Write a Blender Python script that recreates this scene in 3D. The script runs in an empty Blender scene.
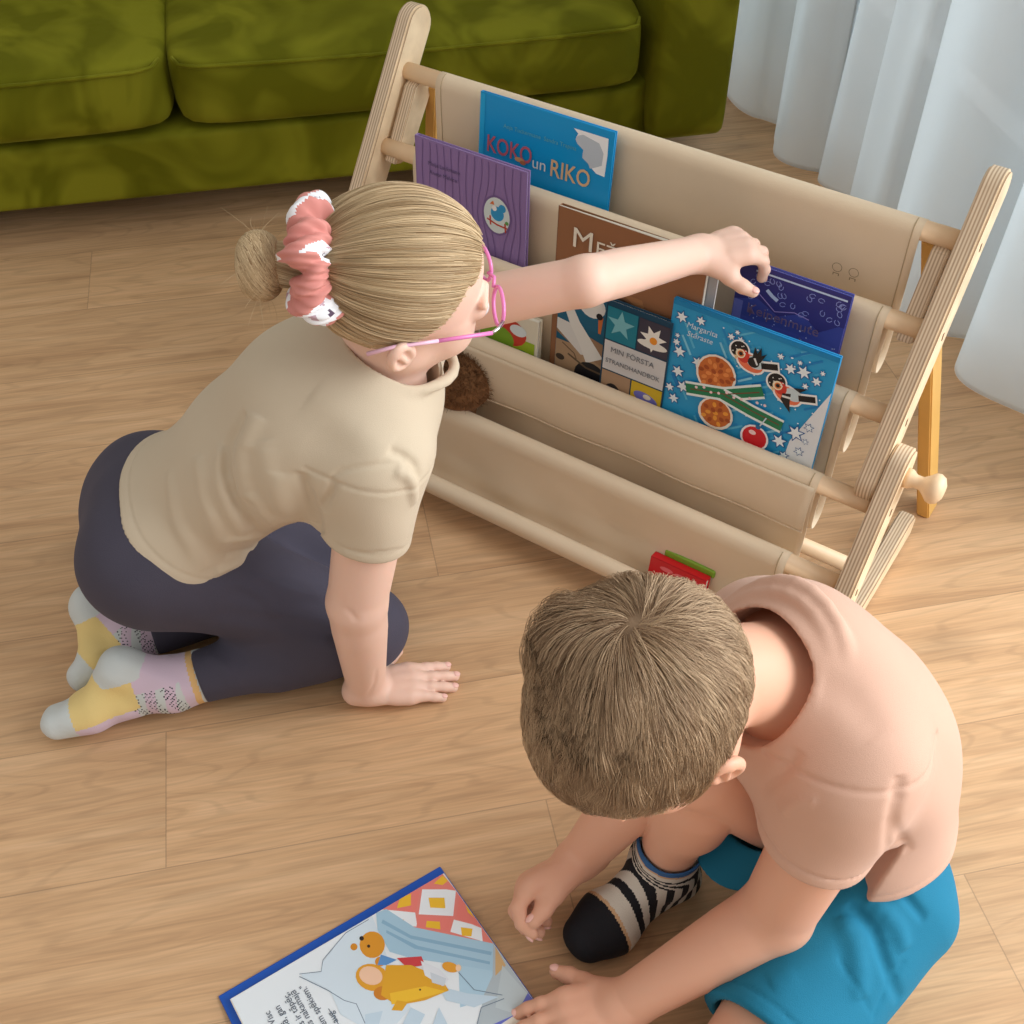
import bpy, bmesh, math, random
import numpy as np
from mathutils import Vector, Matrix, Euler
random.seed(7); RNG = np.random.default_rng(7)
SC = bpy.context.scene
COL = SC.collection
# ------------------------------------------------------------------ camera model (world: x right, y away, z up)
CH = 1.265; FPX = 1190.94; PITCH = math.radians(45.04)
_c, _s = math.cos(PITCH), math.sin(PITCH)
cR = np.array([1., 0, 0]); cV = np.array([0, _s, _c]); cF = np.array([0, _c, -_s]); cC = np.array([0, 0, CH])
def ray(x, y): return cR*((x-512)/FPX) + cV*((512-y)/FPX) + cF
def pz(x, y, z):
    q = ray(x, y); return cC + q*((z-CH)/q[2])
def pd(x, y, d): return cC + ray(x, y)*d
def A(*v): return np.array(v, float)
def unit(v): v = np.asarray(v, float); return v/np.linalg.norm(v)
def srgb(r, g, b):
    f = lambda c: (c/255/12.92) if c/255 <= .04045 else ((c/255+.055)/1.055)**2.4
    return (f(r), f(g), f(b), 1)
# ------------------------------------------------------------------ materials
MATS = {}
def mat(name, col=(.8, .8, .8, 1), rough=.6, spec=.4, sheen=0, sss=0, sss_rad=(.01, .004, .002), bump=None, vary=None, coat=0, metal=0):
    """plain principled; bump=(scale,strength[,stretch]); vary=(scale,amount) multiplies the colour with soft noise"""
    if name in MATS: return MATS[name]
    m = bpy.data.materials.new(name); m.use_nodes = True; MATS[name] = m
    nt = m.node_tree; b = nt.nodes['Principled BSDF']
    b.inputs['Base Color'].default_value = col; b.inputs['Roughness'].default_value = rough
    b.inputs['Specular IOR Level'].default_value = spec; b.inputs['Metallic'].default_value = metal
    b.inputs['Coat Weight'].default_value = coat
    if sheen:
        b.inputs['Sheen Weight'].default_value = sheen; b.inputs['Sheen Roughness'].default_value = .4
        b.inputs['Sheen Tint'].default_value = (min(1,col[0]*3+.1), min(1,col[1]*3+.1), min(1,col[2]*3+.1), 1)
    if sss:
        b.inputs['Subsurface Weight'].default_value = sss; b.inputs['Subsurface Radius'].default_value = sss_rad; b.inputs['Subsurface Scale'].default_value = 1.0
    if bump or vary:
        tc = nt.nodes.new('ShaderNodeTexCoord')
    if vary:
        n = nt.nodes.new('ShaderNodeTexNoise'); n.inputs['Scale'].default_value = vary[0]; n.inputs['Detail'].default_value = 4
        nt.links.new(tc.outputs['Object'], n.inputs['Vector'])
        mr = nt.nodes.new('ShaderNodeMapRange'); mr.inputs[1].default_value = .3; mr.inputs[2].default_value = .7
        mr.inputs[3].default_value = 1-vary[1]; mr.inputs[4].default_value = 1+vary[1]
        nt.links.new(n.outputs['Fac'], mr.inputs[0])
        mx = nt.nodes.new('ShaderNodeMix'); mx.data_type = 'RGBA'; mx.blend_type = 'MULTIPLY'; mx.inputs[0].default_value = 1
        mx.inputs[6].default_value = col; nt.links.new(mr.outputs[0], mx.inputs[7]); nt.links.new(mx.outputs[2], b.inputs['Base Color'])
    if bump:
        n = nt.nodes.new('ShaderNodeTexNoise'); n.inputs['Scale'].default_value = bump[0]; n.inputs['Detail'].default_value = 3
        nt.links.new(tc.outputs['Object'], n.inputs['Vector'])
        bp = nt.nodes.new('ShaderNodeBump'); bp.inputs['Strength'].default_value = bump[1]; bp.inputs['Distance'].default_value = .002
        nt.links.new(n.outputs['Fac'], bp.inputs['Height']); nt.links.new(bp.outputs['Normal'], b.inputs['Normal'])
    return m
def flat(r, g, b, rough=.45): return mat('paint_%d_%d_%d' % (r, g, b), srgb(r, g, b), rough)
# ------------------------------------------------------------------ object helpers
def link(o, parent=None):
    COL.objects.link(o)
    if parent is not None: o.parent = parent
    return o
def tag(o, label=None, cat=None, group=None, kind=None):
    if label: o['label'] = label
    if cat: o['category'] = cat
    if group: o['group'] = group
    if kind: o['kind'] = kind
    return o
def empty(name, M=None, label=None, cat=None, group=None):
    o = bpy.data.objects.new(name, None); o.empty_display_size = .05; COL.objects.link(o)
    if M is not None: o.matrix_world = M
    return tag(o, label, cat, group)
def frame(o, x, y, z):
    M = Matrix.Identity(4)
    for i, v in enumerate((x, y, z)):
        for j in range(3): M[j][i] = float(v[j])
    for j in range(3): M[j][3] = float(o[j])
    return M
def npmesh(name, V, polys, m, parent=None, smooth=True, midx=None):
    """V (n,3); polys: (k,3|4) int array or list of such arrays"""
    if not isinstance(polys, (list, tuple)): polys = [polys]
    me = bpy.data.meshes.new(name)
    V = np.asarray(V, np.float32); me.vertices.add(len(V)); me.vertices.foreach_set('co', V.ravel())
    flatidx = np.concatenate([p.ravel() for p in polys]).astype(np.int32)
    tot = np.concatenate([np.full(len(p), p.shape[1], np.int32) for p in polys])
    st = np.concatenate([[0], np.cumsum(tot)[:-1]]).astype(np.int32)
    me.loops.add(len(flatidx)); me.loops.foreach_set('vertex_index', flatidx)
    me.polygons.add(len(tot)); me.polygons.foreach_set('loop_start', st); me.polygons.foreach_set('loop_total', tot)
    ms = m if isinstance(m, (list, tuple)) else [m]
    for x in ms: me.materials.append(x)
    if midx is not None: me.polygons.foreach_set('material_index', np.asarray(midx, np.int32))
    me.polygons.foreach_set('use_smooth', np.full(len(tot), smooth, bool))
    me.update(calc_edges=True); me.validate()
    return link(bpy.data.objects.new(name, me), parent)
def bmobj(name, bm, m, parent=None, smooth=False, angle=None):
    me = bpy.data.meshes.new(name); bm.normal_update(); bm.to_mesh(me); bm.free()
    ms = m if isinstance(m, (list, tuple)) else [m]
    for x in ms: me.materials.append(x)
    if smooth:
        me.polygons.foreach_set('use_smooth', np.full(len(me.polygons), True, bool))
        if angle: me.set_sharp_from_angle(angle=math.radians(angle))
    return link(bpy.data.objects.new(name, me), parent)
def bm_box(bm, lo, hi, bev=0, seg=2, mi=0):
    lo = np.minimum(lo, hi).astype(float); hi2 = np.maximum(lo, hi).astype(float)
    r = bmesh.ops.create_cube(bm, size=1)['verts']
    for v in r:
        for i in range(3): v.co[i] = (lo[i]+hi2[i])/2 + v.co[i]*(hi2[i]-lo[i])
    fs = set(f for v in r for f in v.link_faces)
    for f in fs: f.material_index = mi
    if bev:
        es = list(set(e for v in r for e in v.link_edges))
        q = bmesh.ops.bevel(bm, geom=es, offset=bev, segments=seg, affect='EDGES', profile=.5)
        for f in q['faces']: f.material_index = mi; f.smooth = True
def box(name, lo, hi, m, parent=None, bev=0, seg=2):
    bm = bmesh.new(); bm_box(bm, A(*lo), A(*hi), bev, seg)
    return bmobj(name, bm, m, parent)
def prism(name, pts, axis, a0, a1, m, parent=None, bev=0, seg=2):
    """polygon pts (2D) in the two other axes, extruded from a0 to a1 along axis (0,1,2)"""
    bm = bmesh.new(); oth = [i for i in range(3) if i != axis]
    def mk(a):
        r = []
        for p in pts:
            c = [0, 0, 0]; c[axis] = a; c[oth[0]] = p[0]; c[oth[1]] = p[1]; r.append(bm.verts.new(c))
        return r
    v0, v1 = mk(a0), mk(a1); n = len(pts)
    bm.faces.new(v0); bm.faces.new(v1[::-1])
    for i in range(n): bm.faces.new((v0[i], v1[i], v1[(i+1) % n], v0[(i+1) % n]))
    bmesh.ops.recalc_face_normals(bm, faces=bm.faces[:])
    if bev:
        es = [e for e in bm.edges if len(e.link_faces) == 2 and e.calc_face_angle(0) > .6]
        bmesh.ops.bevel(bm, geom=es, offset=bev, segments=seg, affect='EDGES')
    o = bmobj(name, bm, m, parent, smooth=True, angle=35)
    return o
def tube(name, pts, r, m, parent=None, n=12, cap=True):
    pts = np.asarray(pts, float); k = len(pts); r = np.broadcast_to(np.asarray(r, float), (k,))
    T = np.gradient(pts, axis=0); T /= np.linalg.norm(T, axis=1)[:, None]+1e-12
    up = A(0, 0, 1) if abs(T[0][2]) < .9 else A(1, 0, 0)
    N = unit(np.cross(T[0], up)); V = []
    for i in range(k):
        N = unit(N - T[i]*(N@T[i])); B = np.cross(T[i], N)
        for j in range(n):
            a = 2*math.pi*j/n; V.append(pts[i] + r[i]*(N*math.cos(a)+B*math.sin(a)))
    Q = []
    for i in range(k-1):
        for j in range(n): Q.append((i*n+j, i*n+(j+1) % n, (i+1)*n+(j+1) % n, (i+1)*n+j))
    polys = [np.array(Q)]
    if cap:
        V += [pts[0]-T[0]*r[0]*.25, pts[-1]+T[-1]*r[-1]*.25]; a, b = k*n, k*n+1
        polys.append(np.array([(a, (j+1) % n, j) for j in range(n)] + [(b, (k-1)*n+j, (k-1)*n+(j+1) % n) for j in range(n)]))
    return npmesh(name, np.array(V), polys, m, parent)
def lathe(name, prof, m, parent=None, n=28, M=None):
    V = []; k = len(prof)
    for (r, z) in prof:
        for j in range(n): a = 2*math.pi*j/n; V.append((r*math.cos(a), r*math.sin(a), z))
    Q = [(i*n+j, i*n+(j+1) % n, (i+1)*n+(j+1) % n, (i+1)*n+j) for i in range(k-1) for j in range(n)]
    V = np.array(V)
    if M is not None: V = np.array([(M @ Vector(v))[:] for v in V])
    return npmesh(name, V, np.array(Q), m, parent)
# flat printed art: list of (polygon pts, colour, layer) in book-cover coordinates (x right, y up), one mesh
def circ(cx, cy, rx, ry=None, rot=0, n=18, a0=0, a1=360):
    ry = rx if ry is None else ry; c, s = math.cos(rot), math.sin(rot); r = []
    for i in range(n):
        a = math.radians(a0+(a1-a0)*i/(n if a1-a0 >= 360 else n-1)); x, y = rx*math.cos(a), ry*math.sin(a)
        r.append((cx+c*x-s*y, cy+s*x+c*y))
    return r
def star(cx, cy, r, k=6, inner=.45, rot=0):
    return [(cx+(r if i % 2 == 0 else r*inner)*math.cos(rot+math.pi*i/k), cy+(r if i % 2 == 0 else r*inner)*math.sin(rot+math.pi*i/k)) for i in range(2*k)]
def rect(x0, y0, x1, y1): return [(x0, y0), (x1, y0), (x1, y1), (x0, y1)]
def band(pts, w):
    p = np.array(pts, float); t = np.gradient(p, axis=0); t /= np.linalg.norm(t, axis=1)[:, None]
    nrm = np.stack([-t[:, 1], t[:, 0]], 1); w = np.broadcast_to(np.asarray(w, float), (len(p),))[:, None]/2
    return [tuple(x) for x in p+nrm*w] + [tuple(x) for x in (p-nrm*w)[::-1]]
from mathutils.geometry import tessellate_polygon
def art(name, items, parent, z0=.0004, dz=.00012, clip=None):
    V = []; T = []; MI = []; ms = []
    for li, (pts, col) in enumerate(items):
        if clip is not None:
            pts = [(min(max(x, clip[0]), clip[2]), min(max(y, clip[1]), clip[3])) for x, y in pts]
        m = flat(*col)
        if m not in ms: ms.append(m)
        b = len(V); z = z0+dz*li*.12 + dz
        V += [(x, y, z) for x, y in pts]
        for t in tessellate_polygon([[Vector((x, y, 0)) for x, y in pts]]):
            a, c, d = [V[b+i] for i in t]
            s = (c[0]-a[0])*(d[1]-a[1])-(c[1]-a[1])*(d[0]-a[0])
            if abs(s) < 1e-12: continue
            T.append((b+t[0], b+t[1], b+t[2]) if s > 0 else (b+t[0], b+t[2], b+t[1])); MI.append(ms.index(m))
    return npmesh(name, np.array(V), np.array(T), ms, parent, smooth=False, midx=MI)
def text(name, body, size, x, y, col, parent, z=.0016, rot=0, bold=0, align='LEFT', sx=1, ext=.0001, shear=0):
    cu = bpy.data.curves.new(name, 'FONT'); cu.body = body; cu.size = size; cu.extrude = ext; cu.offset = bold; cu.align_x = align; cu.shear = shear
    cu.resolution_u = 3
    o = bpy.data.objects.new(name+'_tmp', cu); COL.objects.link(o)
    dg = bpy.context.evaluated_depsgraph_get(); me = bpy.data.meshes.new_from_object(o.evaluated_get(dg))
    bpy.data.objects.remove(o); me.name = name
    me.transform(Matrix.Translation((x, y, z)) @ Matrix.Rotation(rot, 4, 'Z') @ Matrix.Diagonal((sx, 1, 1, 1)))
    me.materials.clear(); me.materials.append(flat(*col))
    return link(bpy.data.objects.new(name, me), parent)
# ------------------------------------------------------------------ distance fields -> smooth meshes
def cap(a, b, r1, r2=None):
    a = A(*a); b = A(*b); r2 = r1 if r2 is None else r2; ab = b-a; L = ab@ab+1e-12
    def f(P):
        t = np.clip(((P-a)@ab)/L, 0, 1); return np.linalg.norm(P-a-t[:, None]*ab, axis=1)-(r1+(r2-r1)*t)
    return f
def fcap(a, b, r1, r2, nrm, k):
    """capsule thinned by factor k (<1) along nrm"""
    a = A(*a); b = A(*b); n = unit(nrm); ab = b-a; L = ab@ab+1e-12
    def f(P):
        t = np.clip(((P-a)@ab)/L, 0, 1); q = P-a-t[:, None]*ab; s = q@n
        p2 = np.maximum((q*q).sum(1)-s*s, 0); z2 = (s/k)**2; l = np.sqrt(p2+z2)+1e-9
        mag = np.sqrt(p2+z2/(k*k))/l
        return (l-(r1+(r2-r1)*t))/np.maximum(mag, 1)
    return f
def ell(c, Rm, rad):
    """ellipsoid: Rm rows are its axes"""
    c = A(*c); Rm = np.asarray(Rm, float); rad = A(*rad)
    def f(P):
        q = (P-c)@Rm.T; k0 = np.linalg.norm(q/rad, axis=1); k1 = np.linalg.norm(q/rad**2, axis=1)+1e-9
        return k0*(k0-1)/k1
    return f
def smin(a, b, k):
    h = np.maximum(k-np.abs(a-b), 0)/k; return np.minimum(a, b)-h*h*k*.25
def U(k, *fs):
    def f(P):
        d = fs[0](P)
        for g in fs[1:]: d = smin(d, g(P), k)
        return d
    return f
def MIN(*fs): return lambda P: np.minimum.reduce([g(P) for g in fs])
def SUB(f, g, k=.004): return lambda P: -smin(-f(P), g(P), k)
def INT(f, g, k=.004): return lambda P: -smin(-f(P), -g(P), k)
def OFF(f, d): return lambda P: f(P)-d
def HALF(p, n):
    """negative on the side n points away from"""
    p = A(*p); n = unit(n); return lambda P: (P-p)@n
def FOLDS(f, folds, noise=0, nscale=25):
    """folds: (points, width, amp): ridge (+) or groove (-) along a polyline, fading at both ends"""
    def g(P):
        d = f(P); m = np.abs(d) < .05
        if m.any():
            Q = P[m]; x = np.zeros(len(Q))
            for (pts, w, amp) in folds:
                pts = np.asarray(pts, float); c = pts.mean(0); R_ = np.linalg.norm(pts-c, axis=1).max()+3.5*w
                k = np.where(((Q-c)**2).sum(1) < R_*R_)[0]
                if len(k) == 0: continue
                q = Q[k]; best = np.full(len(k), 1e9); bt = np.zeros(len(k)); n = len(pts)-1
                for i in range(n):
                    ab = pts[i+1]-pts[i]; t = np.clip(((q-pts[i])@ab)/(ab@ab+1e-12), 0, 1)
                    dd = ((q-pts[i]-t[:, None]*ab)**2).sum(1); u = dd < best; best[u] = dd[u]; bt[u] = (i+t[u])/n
                fade = np.clip(4*bt*(1-bt), 0, 1)**.6
                x[k] += amp*np.exp(-best/(w*w))*fade
            if noise:
                x += noise*(np.sin(Q[:, 0]*nscale+2*np.sin(Q[:, 1]*nscale*.7))*np.sin(Q[:, 1]*nscale*1.3+Q[:, 2]*nscale*.8+1)+.6*np.sin(Q[:, 2]*nscale*1.9+Q[:, 0]*nscale*1.4))
            d = d.copy(); d[m] -= x
        return d
    return g
def RINGS(f, rings):
    """stitched seams: (point, axis, reach, width, amp) raises (+) or sinks (-) a line where the plane through the point cuts the cloth"""
    rings = [(A(*c), unit(a), R_, w, amp) for c, a, R_, w, amp in rings]
    def g(P):
        d = f(P); m = np.where(np.abs(d) < .02)[0]
        if len(m):
            Q = P[m]; x = np.zeros(len(Q))
            for c, a, R_, w, amp in rings:
                q = Q-c; h = q@a; p = np.linalg.norm(q-np.outer(h, a), axis=1); x += amp*np.exp(-(h/w)**2)*(p < R_)
            d = d.copy(); d[m] -= x
        return d
    return g
def march(f, x, y, d0=.7, d1=2.4):
    """first surface point of field f seen through pixel (x,y), None if missed"""
    q = ray(x, y); ts = np.arange(d0, d1, .003); P = cC+np.outer(ts, q); v = f(P); i = np.where(v < 0)[0]
    return None if len(i) == 0 else P[i[0]]
def _ev(f, P):
    out = np.empty(len(P), np.float32)
    for i in range(0, len(P), 400000): out[i:i+400000] = f(P[i:i+400000])
    return out
def field_mesh(f, lo, hi, h):
    lo = A(*lo); hi = A(*hi); K = 4
    n = (np.ceil((hi-lo)/(h*K)).astype(int)+1)
    g = [lo[i]+np.arange(n[i])*h*K for i in range(3)]
    X = np.stack(np.meshgrid(*g, indexing='ij'), -1).reshape(-1, 3)
    cv = _ev(f, X).reshape(n)
    N = (n-1)*K+1
    # fine values: trilinear from coarse, exact in a band
    vals = cv
    for ax in range(3):
        idx = np.arange(N[ax])/K; i0 = np.minimum(idx.astype(int), n[ax]-2); t = (idx-i0).astype(np.float32)
        sh = [1, 1, 1]; sh[ax] = -1
        vals = np.take(vals, i0, ax)*(1-t.reshape(sh)) + np.take(vals, i0+1, ax)*t.reshape(sh)
    vals = vals.astype(np.float32)
    band_ = np.abs(vals) < h*K*1.6
    I = np.argwhere(band_); vals[band_] = _ev(f, lo+I*h)
    s = vals < 0
    # surface nets
    c = [s[i:N[0]-1+i, j:N[1]-1+j, k:N[2]-1+k] for i in (0, 1) for j in (0, 1) for k in (0, 1)]
    anyc = np.logical_or.reduce(c); allc = np.logical_and.reduce(c)
    cells = np.argwhere(anyc & ~allc)
    vid = np.full(N-1, -1, np.int32); vid[tuple(cells.T)] = np.arange(len(cells))
    cor = np.array([(i, j, k) for i in (0, 1) for j in (0, 1) for k in (0, 1)])
    cvv = np.stack([vals[tuple((cells+o).T)] for o in cor], 1)
    acc = np.zeros((len(cells), 3)); cnt = np.zeros(len(cells))
    for a in range(8):
        for b in range(a+1, 8):
            if np.abs(cor[a]-cor[b]).sum() != 1: continue
            va, vb = cvv[:, a], cvv[:, b]; m = (va < 0) != (vb < 0)
            t = np.where(m, va/(va-vb+1e-20), 0)
            acc += np.where(m[:, None], cor[a]+t[:, None]*(cor[b]-cor[a]), 0); cnt += m
    V = lo+(cells+acc/cnt[:, None])*h
    Q = []
    for ax in range(3):
        sl0 = [slice(None)]*3; sl1 = [slice(None)]*3; sl0[ax] = slice(0, -1); sl1[ax] = slice(1, None)
        x = s[tuple(sl0)] != s[tuple(sl1)]; E = np.argwhere(x)
        o1, o2 = (ax+1) % 3, (ax+2) % 3
        E = E[(E[:, o1] > 0) & (E[:, o2] > 0) & (E[:, o1] < N[o1]-1) & (E[:, o2] < N[o2]-1)]
        def at(d1, d2):
            e = E.copy(); e[:, o1] -= d1; e[:, o2] -= d2; return vid[tuple(e.T)]
        q = np.stack([at(1, 1), at(0, 1), at(0, 0), at(1, 0)], 1)
        ins = s[tuple(E.T)]; q[~ins] = q[~ins][:, ::-1]; Q.append(q)
    Q = np.concatenate(Q); Q = Q[(Q >= 0).all(1)]
    # one projection step onto the surface
    e = h*.5; G = np.stack([_ev(f, V+np.eye(3)[i]*e)-_ev(f, V-np.eye(3)[i]*e) for i in range(3)], 1)/(2*e)
    d = _ev(f, V); gn = (G*G).sum(1)+1e-6; step = -(d/gn)[:, None]*G; ln = np.linalg.norm(step, axis=1)
    V = V+step*np.minimum(1, h*.6/(ln+1e-12))[:, None]
    return V, Q
def field_obj(name, f, lo, hi, h, m, parent=None, mfun=None):
    V, Q = field_mesh(f, lo, hi, h)
    mi = None
    if mfun is not None: mi = mfun(V[Q].mean(1))
    return npmesh(name, V, Q, m, parent, midx=mi)
def strands(name, paths, radius, m, parent=None, seed=0, taper=True):
    """paths (N,M,3) -> thin three-sided tubes in one mesh"""
    paths = np.asarray(paths); N, M_, _ = paths.shape
    T = np.gradient(paths, axis=1); T /= np.linalg.norm(T, axis=2, keepdims=True)+1e-9
    ref = np.where(np.abs(T[..., 2:3]) < .9, A(0, 0, 1), A(1, 0, 0)); B = np.cross(T, ref); B /= np.linalg.norm(B, axis=2, keepdims=True)+1e-9
    C2 = np.cross(T, B); rr = np.asarray(radius)*np.ones((N, M_))
    if taper: rr = rr*np.linspace(1, .35, M_)[None, :]
    ring = [paths+rr[..., None]*(B*math.cos(a)+C2*math.sin(a)) for a in (0, 2.094, 4.189)]
    V = np.stack(ring, 2).reshape(-1, 3)
    base = (np.arange(N)[:, None]*M_+np.arange(M_-1)[None, :]).reshape(-1)*3
    Q = np.concatenate([np.stack([base+j, base+(j+1) % 3, base+3+(j+1) % 3, base+3+j], 1) for j in range(3)])
    o = npmesh(name, V, Q, m, parent)
    p0 = paths[:, M_//2]; cl = np.sin(p0@A(310, 120, -190)+1)*np.sin(p0@A(-150, 260, 210))+.7*np.sin(p0@A(90, -330, 260)+2)
    t = np.clip(np.random.default_rng(seed+N).normal(.5, .13, N)+.17*cl, 0, 1); at = o.data.attributes.new('tint', 'FLOAT', 'POINT')
    at.data.foreach_set('value', np.repeat(t, M_*3).astype(np.float32))
    return o
def mat_hair(name, c0, c1, rough=.5):
    m = bpy.data.materials.new(name); m.use_nodes = True; nt = m.node_tree; N = nt.nodes; b = N['Principled BSDF']
    a = N.new('ShaderNodeAttribute'); a.attribute_name = 'tint'; mx = N.new('ShaderNodeMix'); mx.data_type = 'RGBA'
    mx.inputs[6].default_value = c0; mx.inputs[7].default_value = c1; nt.links.new(a.outputs['Fac'], mx.inputs[0]); nt.links.new(mx.outputs[2], b.inputs['Base Color'])
    b.inputs['Roughness'].default_value = rough; b.inputs['Specular IOR Level'].default_value = .35
    return m
AMB = .49; EWIN = 205; ECUR = 3; EXPO = .42
# ================================================================== ROOM
RA = math.radians(11.57)                      # the room's long direction (sofa, planks)
uu = A(math.cos(RA), math.sin(RA), 0); bb = A(-math.sin(RA), math.cos(RA), 0)
def rm(u, b, z=0): return uu*u+bb*b+A(0, 0, z)
ROOM = frame((0, 0, 0), uu, bb, (0, 0, 1))
def mat_floor():
    m = bpy.data.materials.new('oak_planks'); m.use_nodes = True; nt = m.node_tree; N = nt.nodes; L = nt.links
    b = N['Principled BSDF']; tc = N.new('ShaderNodeTexCoord')
    mp = N.new('ShaderNodeMapping'); mp.inputs['Location'].default_value = FLOOR_SHIFT
    L.new(tc.outputs['Object'], mp.inputs['Vector'])
    def M(op, a, b_=None):
        q = N.new('ShaderNodeMath'); q.operation = op
        for i, v in enumerate((a, b_)):
            if v is None: continue
            if isinstance(v, (int, float)): q.inputs[i].default_value = v
            else: L.new(v, q.inputs[i])
        return q.outputs[0]
    sp = N.new('ShaderNodeSeparateXYZ'); L.new(mp.outputs[0], sp.inputs[0])
    yr = M('DIVIDE', sp.outputs[1], .192); row = M('FLOOR', yr)
    xr = M('ADD', M('DIVIDE', sp.outputs[0], 1.28), M('MULTIPLY', row, ROWC)); ci = M('FLOOR', xr)
    fx = M('SUBTRACT', xr, ci); fy = M('SUBTRACT', yr, row)
    ex = M('MULTIPLY', M('MINIMUM', fx, M('SUBTRACT', 1, fx)), 1.28); ey = M('MULTIPLY', M('MINIMUM', fy, M('SUBTRACT', 1, fy)), .192)
    jt = M('LESS_THAN', M('MINIMUM', ex, ey), .00075)
    wn = N.new('ShaderNodeTexWhiteNoise'); wn.noise_dimensions = '2D'; cb = N.new('ShaderNodeCombineXYZ'); L.new(ci, cb.inputs[0]); L.new(row, cb.inputs[1]); L.new(cb.outputs[0], wn.inputs['Vector'])
    class _b: pass
    br = _b(); br.outputs = {'Color': wn.outputs['Color'], 'Fac': jt, 'Value': wn.outputs['Value']}
    # each plank shifts the grain
    sep = N.new('ShaderNodeVectorMath'); sep.operation = 'MULTIPLY_ADD'; sep.inputs[1].default_value = (7, 3, 5)
    L.new(br.outputs['Color'], sep.inputs[0]); L.new(mp.outputs[0], sep.inputs[2])
    st = N.new('ShaderNodeMapping'); st.inputs['Scale'].default_value = (1.0, 13, 1); L.new(sep.outputs[0], st.inputs['Vector'])
    n1 = N.new('ShaderNodeTexNoise'); n1.inputs['Scale'].default_value = 2.2; n1.inputs['Detail'].default_value = 5; n1.inputs['Roughness'].default_value = .6; n1.inputs['Distortion'].default_value = .9
    L.new(st.outputs[0], n1.inputs['Vector'])
    st2 = N.new('ShaderNodeMapping'); st2.inputs['Scale'].default_value = (6, 160, 1); L.new(sep.outputs[0], st2.inputs['Vector'])
    n2 = N.new('ShaderNodeTexNoise'); n2.inputs['Scale'].default_value = 2; n2.inputs['Detail'].default_value = 3; L.new(st2.outputs[0], n2.inputs['Vector'])
    # cathedral figure: contour lines of a low-frequency stretched noise
    st3 = N.new('ShaderNodeMapping'); st3.inputs['Scale'].default_value = (1.1, 7, 1); L.new(sep.outputs[0], st3.inputs['Vector'])
    n3 = N.new('ShaderNodeTexNoise'); n3.inputs['Scale'].default_value = 1.6; n3.inputs['Detail'].default_value = 2; L.new(st3.outputs[0], n3.inputs['Vector'])
    mu = N.new('ShaderNodeMath'); mu.operation = 'MULTIPLY'; mu.inputs[1].default_value = 95; L.new(n3.outputs['Fac'], mu.inputs[0])
    si = N.new('ShaderNodeMath'); si.operation = 'SINE'; L.new(mu.outputs[0], si.inputs[0])
    cr = N.new('ShaderNodeValToRGB'); e = cr.color_ramp.elements
    e[0].position = .25; e[0].color = srgb(186, 145, 106); e[1].position = .75; e[1].color = srgb(221, 182, 141)
    x = cr.color_ramp.elements.new(.5); x.color = srgb(208, 167, 125)
    L.new(n1.outputs['Fac'], cr.inputs[0])
    mr = N.new('ShaderNodeMapRange'); mr.inputs[1].default_value = .35; mr.inputs[2].default_value = .7; mr.inputs[3].default_value = .9; mr.inputs[4].default_value = 1.06; L.new(n2.outputs['Fac'], mr.inputs[0])
    mr2 = N.new('ShaderNodeMapRange'); mr2.inputs[1].default_value = .55; mr2.inputs[2].default_value = 1; mr2.inputs[3].default_value = 1; mr2.inputs[4].default_value = .9; L.new(si.outputs[0], mr2.inputs[0])
    pm = N.new('ShaderNodeMapRange'); pm.inputs[3].default_value = .94; pm.inputs[4].default_value = 1.06; L.new(br.outputs['Value'], pm.inputs[0])
    # knots
    vo = N.new('ShaderNodeTexVoronoi'); vo.inputs['Scale'].default_value = 1; st4 = N.new('ShaderNodeMapping'); st4.inputs['Scale'].default_value = (2.1, 4.2, 1); L.new(sep.outputs[0], st4.inputs['Vector']); L.new(st4.outputs[0], vo.inputs['Vector'])
    kr = N.new('ShaderNodeMapRange'); kr.inputs[1].default_value = .02; kr.inputs[2].default_value = .16; kr.inputs[3].default_value = .72; kr.inputs[4].default_value = 1; L.new(vo.outputs['Distance'], kr.inputs[0])
    mo = N.new('ShaderNodeMapRange'); mo.inputs[3].default_value = 1; mo.inputs[4].default_value = .72; L.new(br.outputs['Fac'], mo.inputs[0])
    f = mr.outputs[0]
    for o in (mr2.outputs[0], pm.outputs[0], mo.outputs[0], kr.outputs[0]):
        q = N.new('ShaderNodeMath'); q.operation = 'MULTIPLY'; L.new(f, q.inputs[0]); L.new(o, q.inputs[1]); f = q.outputs[0]
    mx = N.new('ShaderNodeMix'); mx.data_type = 'RGBA'; mx.blend_type = 'MULTIPLY'; mx.inputs[0].default_value = 1
    L.new(cr.outputs[0], mx.inputs[6]); L.new(f, mx.inputs[7]); L.new(mx.outputs[2], b.inputs['Base Color'])
    b.inputs['Roughness'].default_value = .5; b.inputs['Specular IOR Level'].default_value = .35
    bp = N.new('ShaderNodeBump'); bp.inputs['Strength'].default_value = .12; bp.inputs['Distance'].default_value = .001
    L.new(n2.outputs['Fac'], bp.inputs['Height']); L.new(bp.outputs[0], b.inputs['Normal'])
    return m
_j = pz(166, 868, 0); JU, JB = _j@uu, _j@bb                # a plank joint seen in the photo
_k = pz(549, 812, 0); ROWC = ((_k@uu-JU)/1.28) % 1
FLOOR_SHIFT = (-JU, -JB, 0)
floor = box('floor', (-3, -1.2, -.05), (1.45, 3.3, 0), mat_floor()); floor.matrix_world = ROOM; tag(floor, kind='structure')
m_wall = mat('wall_paint', srgb(226, 222, 214), .9, .2, bump=(300, .1))
def struct(o): o.matrix_world = ROOM; return tag(o, kind='structure')
struct(box('wall_back', (-3, 3.04, 0), (1.45, 3.14, 2.6), m_wall))
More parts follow.
